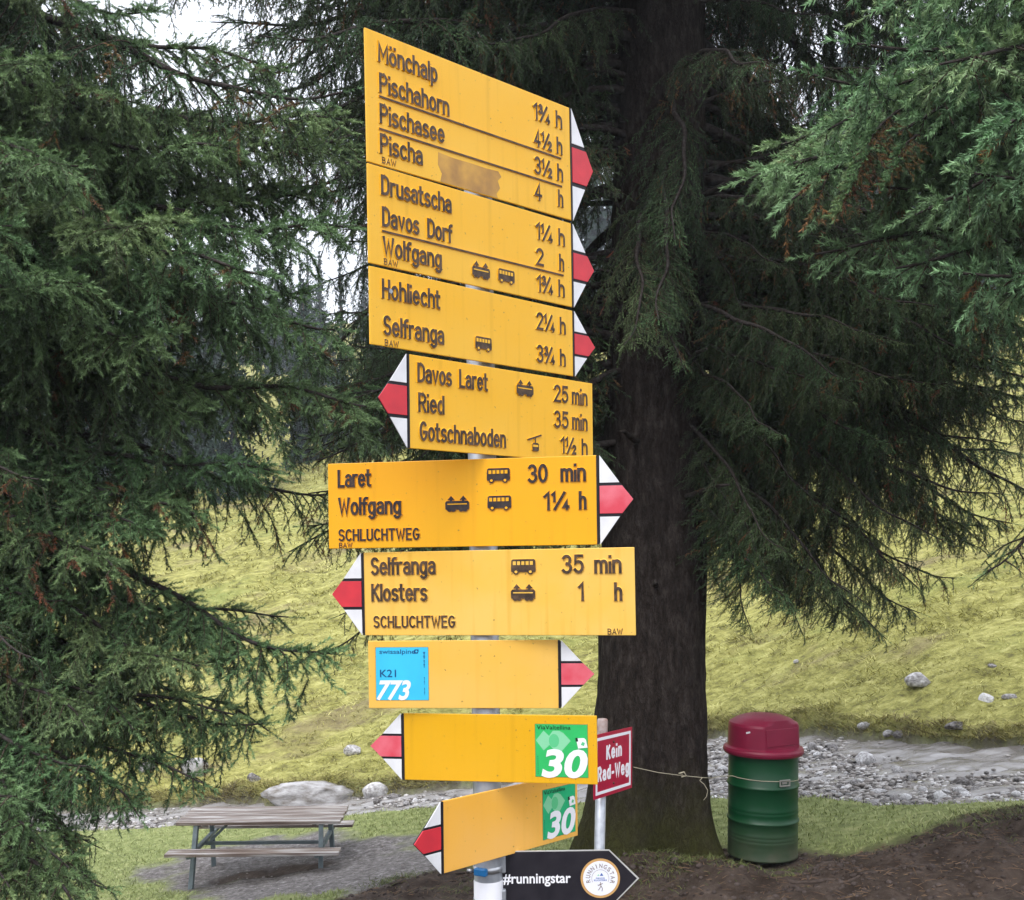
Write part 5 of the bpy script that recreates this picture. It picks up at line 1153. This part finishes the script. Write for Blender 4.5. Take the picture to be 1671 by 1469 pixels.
# stones in the stream
SV = [np_mesh('stone', *rock_mesh(60 + k, 5, 2, .12), [STONE]) for k in range(6)]
rs = random.Random(5); cnt = 0
def stream_pt(px, py): 
    dx = W(px, py, 1.0); Ys = np.arange(8, 30, .02); g = CAMZ + (dx.z - CAMZ) * Ys - zs(dx.x * Ys); i = int(np.argmax(g < 0)); return dx.x * Ys[i], float(Ys[i]), float(zs(dx.x * Ys[i]))
BIG = [(1412, 1245, 34, 22, 'brown rounded boulder standing in the stream right of the barrel lid'), (1570, 1282, 36, 16, 'broad pale stone slab in the middle of the stream'), (1422, 1322, 30, 18, 'pale rounded stone at the near edge of the stream'), (1622, 1325, 32, 16, 'brownish stone near the right edge of the stream'),
       (1526, 1305, 20, 11, 'dark wet stone in the gravel bar of the stream'), (1436, 1294, 26, 9, 'flat black stone beside the gravel bar')]
for k, (px, py, w, h, lb) in enumerate(BIG):
    x, y, z = stream_pt(px, py); kk = y / FPX * .5
    rock('stream_boulder', 90 + k, (x, y, z + h * kk * .35), (w * kk * 1.2, w * kk * .9, h * kk * 1.4), rs.uniform(0, 3), lb, 'stone', None, STONE, 3)
gcl = [(1330, 1262, 45, 14), (1390, 1275, 45, 16), (1350, 1300, 60, 18), (1470, 1262, 40, 10), (1560, 1300, 60, 12), (1500, 1300, 50, 12), (1620, 1292, 50, 14), (1660, 1300, 40, 20), (1180, 1240, 20, 40), (1180, 1300, 16, 26), (320, 1345, 90, 14), (220, 1350, 60, 14), (680, 1312, 60, 12), (1345, 1230, 40, 16), (1440, 1310, 60, 14), (1600, 1330, 60, 10)]
for k in range(190):
    c = gcl[k % len(gcl)]; px, py = c[0] + rs.gauss(0, c[2] * .55), c[1] + rs.gauss(0, c[3] * .6)
    x, y, z = stream_pt(px, py)
    if not (ynear(x) + .05 < y < yfar(x) - .02): continue
    sz = rs.choice([.025, .03, .035, .04, .05, .065]) * rs.uniform(.8, 1.2)
    o = link('stone', SV[k % 6], None, (x, y, z + sz * rs.uniform(.15, .5)), (rs.uniform(-.3, .3), rs.uniform(-.3, .3), rs.uniform(0, 6.28)))
    o.scale = (sz * rs.uniform(.9, 1.5), sz, sz * rs.uniform(.5, .85)); tag(o, 'grey or pale cobble lying in the shallow stony stream', 'stone', 'cobbles in the stream')
# pebbles, uncountable
PEBBLE = bpy.data.materials.new('mixed_gravel'); PEBBLE.use_nodes = True
pn_, pl_ = PEBBLE.node_tree.nodes, PEBBLE.node_tree.links; pa2 = pn_.new('ShaderNodeAttribute'); pa2.attribute_name = 'tint'; pr_ = pn_.new('ShaderNodeValToRGB'); pr_.color_ramp.elements.new(.5); pr_.color_ramp.elements.new(.8)
for k, (p, c) in enumerate([(0, (.04, .036, .034)), (.35, (.19, .165, .145)), (.7, (.37, .345, .325)), (1, (.68, .66, .65))]): pr_.color_ramp.elements[k].position = p; pr_.color_ramp.elements[k].color = (*c, 1)
pl_.new(pa2.outputs['Fac'], pr_.inputs[0]); pl_.new(pr_.outputs[0], pn_['Principled BSDF'].inputs['Base Color']); pn_['Principled BSDF'].inputs['Roughness'].default_value = .6
rgp = np.random.default_rng(8); pv, pf = rock_mesh(70, 3, 1, .1); PV, PF = [], []; off = 0
ptint = []
for k in range(9600):
    if k < 8200:
        c = gcl[k % len(gcl)]; px, py = c[0] + rgp.normal(0, c[2] * .8), c[1] + rgp.normal(0, c[3] * .9); X_, Y_, Z_ = stream_pt(px, py)
        if not (ynear(X_) - .1 < Y_ < yfar(X_) + .1): continue
        s = rgp.uniform(.010, .034) * (.6 + .6 * rgp.random()); Z_ += s * rgp.uniform(.1, .6)
    elif k < 9300:
        X_, Y_ = rgp.uniform(-4.6, -.3), rgp.uniform(9.8, 13.8)
        if masks(np.array([X_]), np.array([Y_]))[3][0] < .5: continue
        s = rgp.uniform(.005, .013); Z_ = gz(X_, Y_)
    else: break
    ptint.append(rgp.beta(1.1, 1.5) * (1 if k < 8200 else .6)); PV.append(pv * np.array([s * rgp.uniform(1, 1.9), s, s * rgp.uniform(.4, .8)]) + np.array([X_, Y_, Z_])); PF.append(pf + off); off += len(pv)
pe = link('pebbles', np_mesh('pebbles', np.concatenate(PV), np.concatenate(PF), [PEBBLE], attrs={'tint': np.repeat(np.array(ptint), len(pv))})); tag(pe, 'loose gravel and pebbles along the stream and the trodden path', 'gravel', kind='stuff')

# clods of soil and litter on the trodden ground
N_ = 6500; X_ = rgp.uniform(-2, 5.2, N_); Y_ = rgp.uniform(6.3, 10.3, N_); k_ = masks(X_, Y_)[2] > .6; X_, Y_ = X_[k_], Y_[k_]; Z_ = ground_z(X_, Y_)
s_ = rgp.uniform(.005, .024, len(X_)) * rgp.random(len(X_)) + .004
CV = pv[None] * (s_[:, None, None] * np.array([1.4, 1.1, .8])) + np.stack([X_, Y_, Z_], 1)[:, None]
CF = (pf[None] + (np.arange(len(X_)) * len(pv))[:, None, None]).reshape(-1, 3)
CLOD = mat('soil_clods', (.085, .067, .06), .95, .1, noise=.5, nscale=9, col2=(.035, .026, .022))
tag(link('soil_clods', np_mesh('soil_clods', CV.reshape(-1, 3), CF, [CLOD])), 'crumbs and clods of dark soil on the trodden ground', 'soil', kind='stuff')

# fallen needles, bark bits and twigs on the soil
N_ = 5000; X_ = rgp.uniform(-2, 5.2, N_); Y_ = rgp.uniform(6.3, 10.3, N_); k_ = masks(X_, Y_)[2] > .5; X_, Y_ = X_[k_], Y_[k_]; n2 = len(X_); Z_ = ground_z(X_, Y_) + .008
a_ = rgp.uniform(0, 6.28, n2); L_ = rgp.uniform(.01, .07, n2) * rgp.random(n2) + .008; dv = np.stack([np.cos(a_), np.sin(a_), rgp.normal(0, .15, n2)], 1) * L_[:, None]; wv_ = np.stack([-np.sin(a_), np.cos(a_), np.zeros(n2)], 1) * .003; c_ = np.stack([X_, Y_, Z_], 1); up_ = np.array([0, 0, .004])
LV = np.stack([c_ - dv - wv_, c_ - dv + wv_, c_ + dv, c_ + up_], 1).reshape(-1, 3); i4 = np.arange(n2)[:, None] * 4
LIT = mat('forest_litter', (.20, .13, .08), .9, .1, noise=.5, nscale=3, col2=(.08, .05, .035))
tag(link('forest_litter', np_mesh('forest_litter', LV, np.concatenate([i4 + [0, 1, 3], i4 + [1, 2, 3], i4 + [2, 0, 3]]), [LIT])), 'fallen needles, bark scraps and twigs on the soil', 'litter', kind='stuff')

# ------------------------------------------------------------------ grass
def grass_mat(name, c0, c1, c2):
    m = bpy.data.materials.new(name); m.use_nodes = True; n, l = m.node_tree.nodes, m.node_tree.links; b = n['Principled BSDF']
    at = n.new('ShaderNodeAttribute'); at.attribute_name = 'tint'; rp = n.new('ShaderNodeValToRGB'); e = rp.color_ramp.elements; e.new(.5)
    for k, (p, c) in enumerate([(0, c0), (.5, c1), (1, c2)]): e[k].position = p; e[k].color = (*c, 1)
    l.new(at.outputs['Fac'], rp.inputs[0]); l.new(rp.outputs[0], b.inputs['Base Color']); b.inputs['Roughness'].default_value = .7; b.inputs['Specular IOR Level'].default_value = .2
    return m
def blades(name, X, Y, Z, hgt, wid, tint, m, seed, bend=.5):
    rg = np.random.default_rng(seed); n = len(X); a = rg.uniform(0, 2 * np.pi, n); h = hgt * rg.uniform(.5, 1.3, n)
    w = np.stack([np.cos(a), np.sin(a), np.zeros(n)], 1) * (wid * rg.uniform(.7, 1.3, n))[:, None]
    b = np.stack([X, Y, Z - .006], 1); ln = np.stack([rg.normal(0, bend, n), rg.normal(0, bend, n), np.ones(n)], 1)
    mid = b + ln * (h * .55)[:, None]; tip = mid + (ln * np.array([1.7, 1.7, .55])) * (h * .45)[:, None]
    V = np.stack([b - w, b + w, mid + w * .7, mid - w * .7, tip], 1).reshape(-1, 3); i = np.arange(n)[:, None] * 5
    F = np.concatenate([i + [0, 1, 2], i + [0, 2, 3], i + [3, 2, 4]])
    return np_mesh(name, V, F, [m], attrs={'tint': np.repeat(np.clip(tint, 0, 1), 5)})
rgg = np.random.default_rng(21)
X_ = rgg.uniform(-7.5, 6.5, 120000); Y_ = rgg.uniform(7.5, 16, 120000); bd, me_, so, pa_ = masks(X_, Y_)
dn = fbm(X_ * 1.2, Y_ * 1.2, 61)
keep = (bd < .3) & (me_ < .3) & (so < .35 + .2 * dn) & (pa_ < .3 + .3 * dn) & (rgg.random(len(X_)) < .62 + .7 * dn)
X_, Y_ = X_[keep], Y_[keep]
lawn = blades('bank_grass', X_, Y_, ground_z(X_, Y_),   .05, .0048, .5 + .5 * fbm(X_ * .8, Y_ * .8, 66) + rgg.normal(0, .15, len(X_)), grass_mat('short_green_grass', (.15, .18, .06), (.26, .30, .11), (.42, .43, .22)), 22)
tag(link('bank_grass', lawn), 'short bright green grass on the near bank of the stream', 'grass', kind='stuff')
# meadow tussocks
NC = 13000; cy0 = 11 + rgg.random(NC) ** 1.7 * 42; cx0 = rgg.uniform(-.56, .60, NC) * cy0
ci = rgg.integers(0, NC, 260000); N_ = len(ci); sp_ = .03 + .0035 * (cy0[ci] - 8)
X_ = cx0[ci] + rgg.normal(0, 1, N_) * sp_ * 1.5; Y_ = cy0[ci] + rgg.normal(0, 1, N_) * sp_; ctint = rgg.normal(0, .22, NC)[ci]
bd, me_, so, pa_ = masks(X_, Y_); dn = fbm(X_ * .9, Y_ * 1.5, 71)
keep = (me_ > .5) & (bd < .3) & (rgg.random(N_) < .6 + 1.0 * dn); X_, Y_, dn, ctint = X_[keep], Y_[keep], dn[keep], ctint[keep]
hs_ = .05 + .0022 * (Y_ - 11) + .07 * np.maximum(0, dn)
mg = blades('meadow_grass', X_, Y_, ground_z(X_, Y_), hs_, .004 + .00045 * (Y_ - 11), .5 + .6 * fbm(X_ * .35, Y_ * .6, 72) + ctint + rgg.normal(0, .12, len(X_)), grass_mat('yellow_meadow_grass', (.18, .165, .046), (.35, .335, .095), (.51, .475, .175)), 23, 1.4)
tag(link('meadow_grass', mg), 'yellowing tussocky grass covering the mountain meadow', 'grass', kind='stuff')
# bank fringe: brown-green overhanging tufts along the far bank
N_ = 16000; X_ = rgg.uniform(-9, 8.5, N_); Y_ = yfar(X_) + rgg.normal(.17, .08, N_)
fr_ = blades('bank_fringe', X_, Y_, ground_z(X_, Y_), .075, .006, .45 + .5 * fbm(X_ * 2, Y_ * 2, 75) + rgg.normal(0, .22, N_), grass_mat('bank_edge_herbs', (.13, .095, .05), (.30, .27, .09), (.48, .44, .17)), 24, 1.3)
tag(link('bank_herbs', fr_), 'rough herbs and roots overhanging the eroded far bank', 'herbs', kind='stuff')
# scattered weeds and moss by the trunk foot and on the soil
N_ = 5200; cx_ = np.array([1.0, 1.6, 2.0, 3.6, 4.1, -1.2, -.2, .6, 1.25]); cy_ = np.array([7.9, 7.75, 7.9, 8.2, 8.1, 10.2, 9.4, 8.2, 7.95]); sg_ = np.array([.25, .2, .12, .3, .3, .16, .3, .25, .2])
ci = rgg.integers(0, 9, N_); X_ = cx_[ci] + rgg.normal(0, 1, N_) * sg_[ci]; Y_ = cy_[ci] + rgg.normal(0, 1, N_) * sg_[ci]
wd = blades('weeds', X_, Y_, ground_z(X_, Y_), .04, .004, rgg.uniform(0, 1, N_), grass_mat('dull_green_weeds', (.045, .05, .018), (.08, .095, .03), (.13, .15, .05)), 25, .9)
tag(link('weeds', wd), 'small weeds and moss on the dark soil round the trunk', 'weeds', kind='stuff')
# surface roots
ROOT = mat('bare_root_bark', (.085, .065, .055), .9, .1, noise=.4, nscale=30, bump=.4, bscale=50)
RD = [([(1.62, 8.45), (1.75, 8.1), (2.05, 7.85), (2.45, 7.7)], .05, 'mossy root running from the trunk towards the front of the barrel'), ([(.75, 8.3), (.5, 8.0), (.35, 7.6)], .045, 'root leaving the left foot of the great trunk'),
      ([(2.62, 7.35), (2.72, 7.2), (2.70, 7.0)], .022, 'short pale root stub poking from the soil at right'), ([(-1.2, 9.9), (-.7, 10.15), (-.2, 10.2)], .018, 'thin dark stick on the soil edge beside the path'), ([(1.9, 7.3), (2.2, 7.2), (2.6, 7.32), (3.0, 7.22)], .016, 'thin root crossing the bare soil below the barrel')]
for P, rr_, lb in RD:
    q = []
    for i in range(len(P) - 1):
        for s in range(5):
            t = s / 5; x = P[i][0] * (1 - t) + P[i + 1][0] * t; y = P[i][1] * (1 - t) + P[i + 1][1] * t
            q.append((x, y, gz(x, y) + rr_ * .15))
    ro = MB().tube(q, [rr_ * (1 - .6 * k / len(q)) * (1 + .15 * math.sin(k * 2.1)) for k in range(len(q))], 8).build('root', ROOT); tag(ro, lb, 'root', 'roots and sticks on the soil')
# dead stalk at the stream edge
sxk, syk, szk = 3.45, 10.35, gz(3.45, 10.35)
MBs = MB().tube([(0, 0, -.02), (.01, 0, .12), (.0, .0, .26)], [.006, .005, .003], 6).tube([(.005, 0, .06), (-.05, .01, .15), (-.08, .01, .2)], [.004, .003, .002], 5)
st = MBs.build('dead_stalk', TWIG, None, (sxk, syk, szk)); tag(st, 'thin dead forked stalk at the grassy stream edge', 'plant')
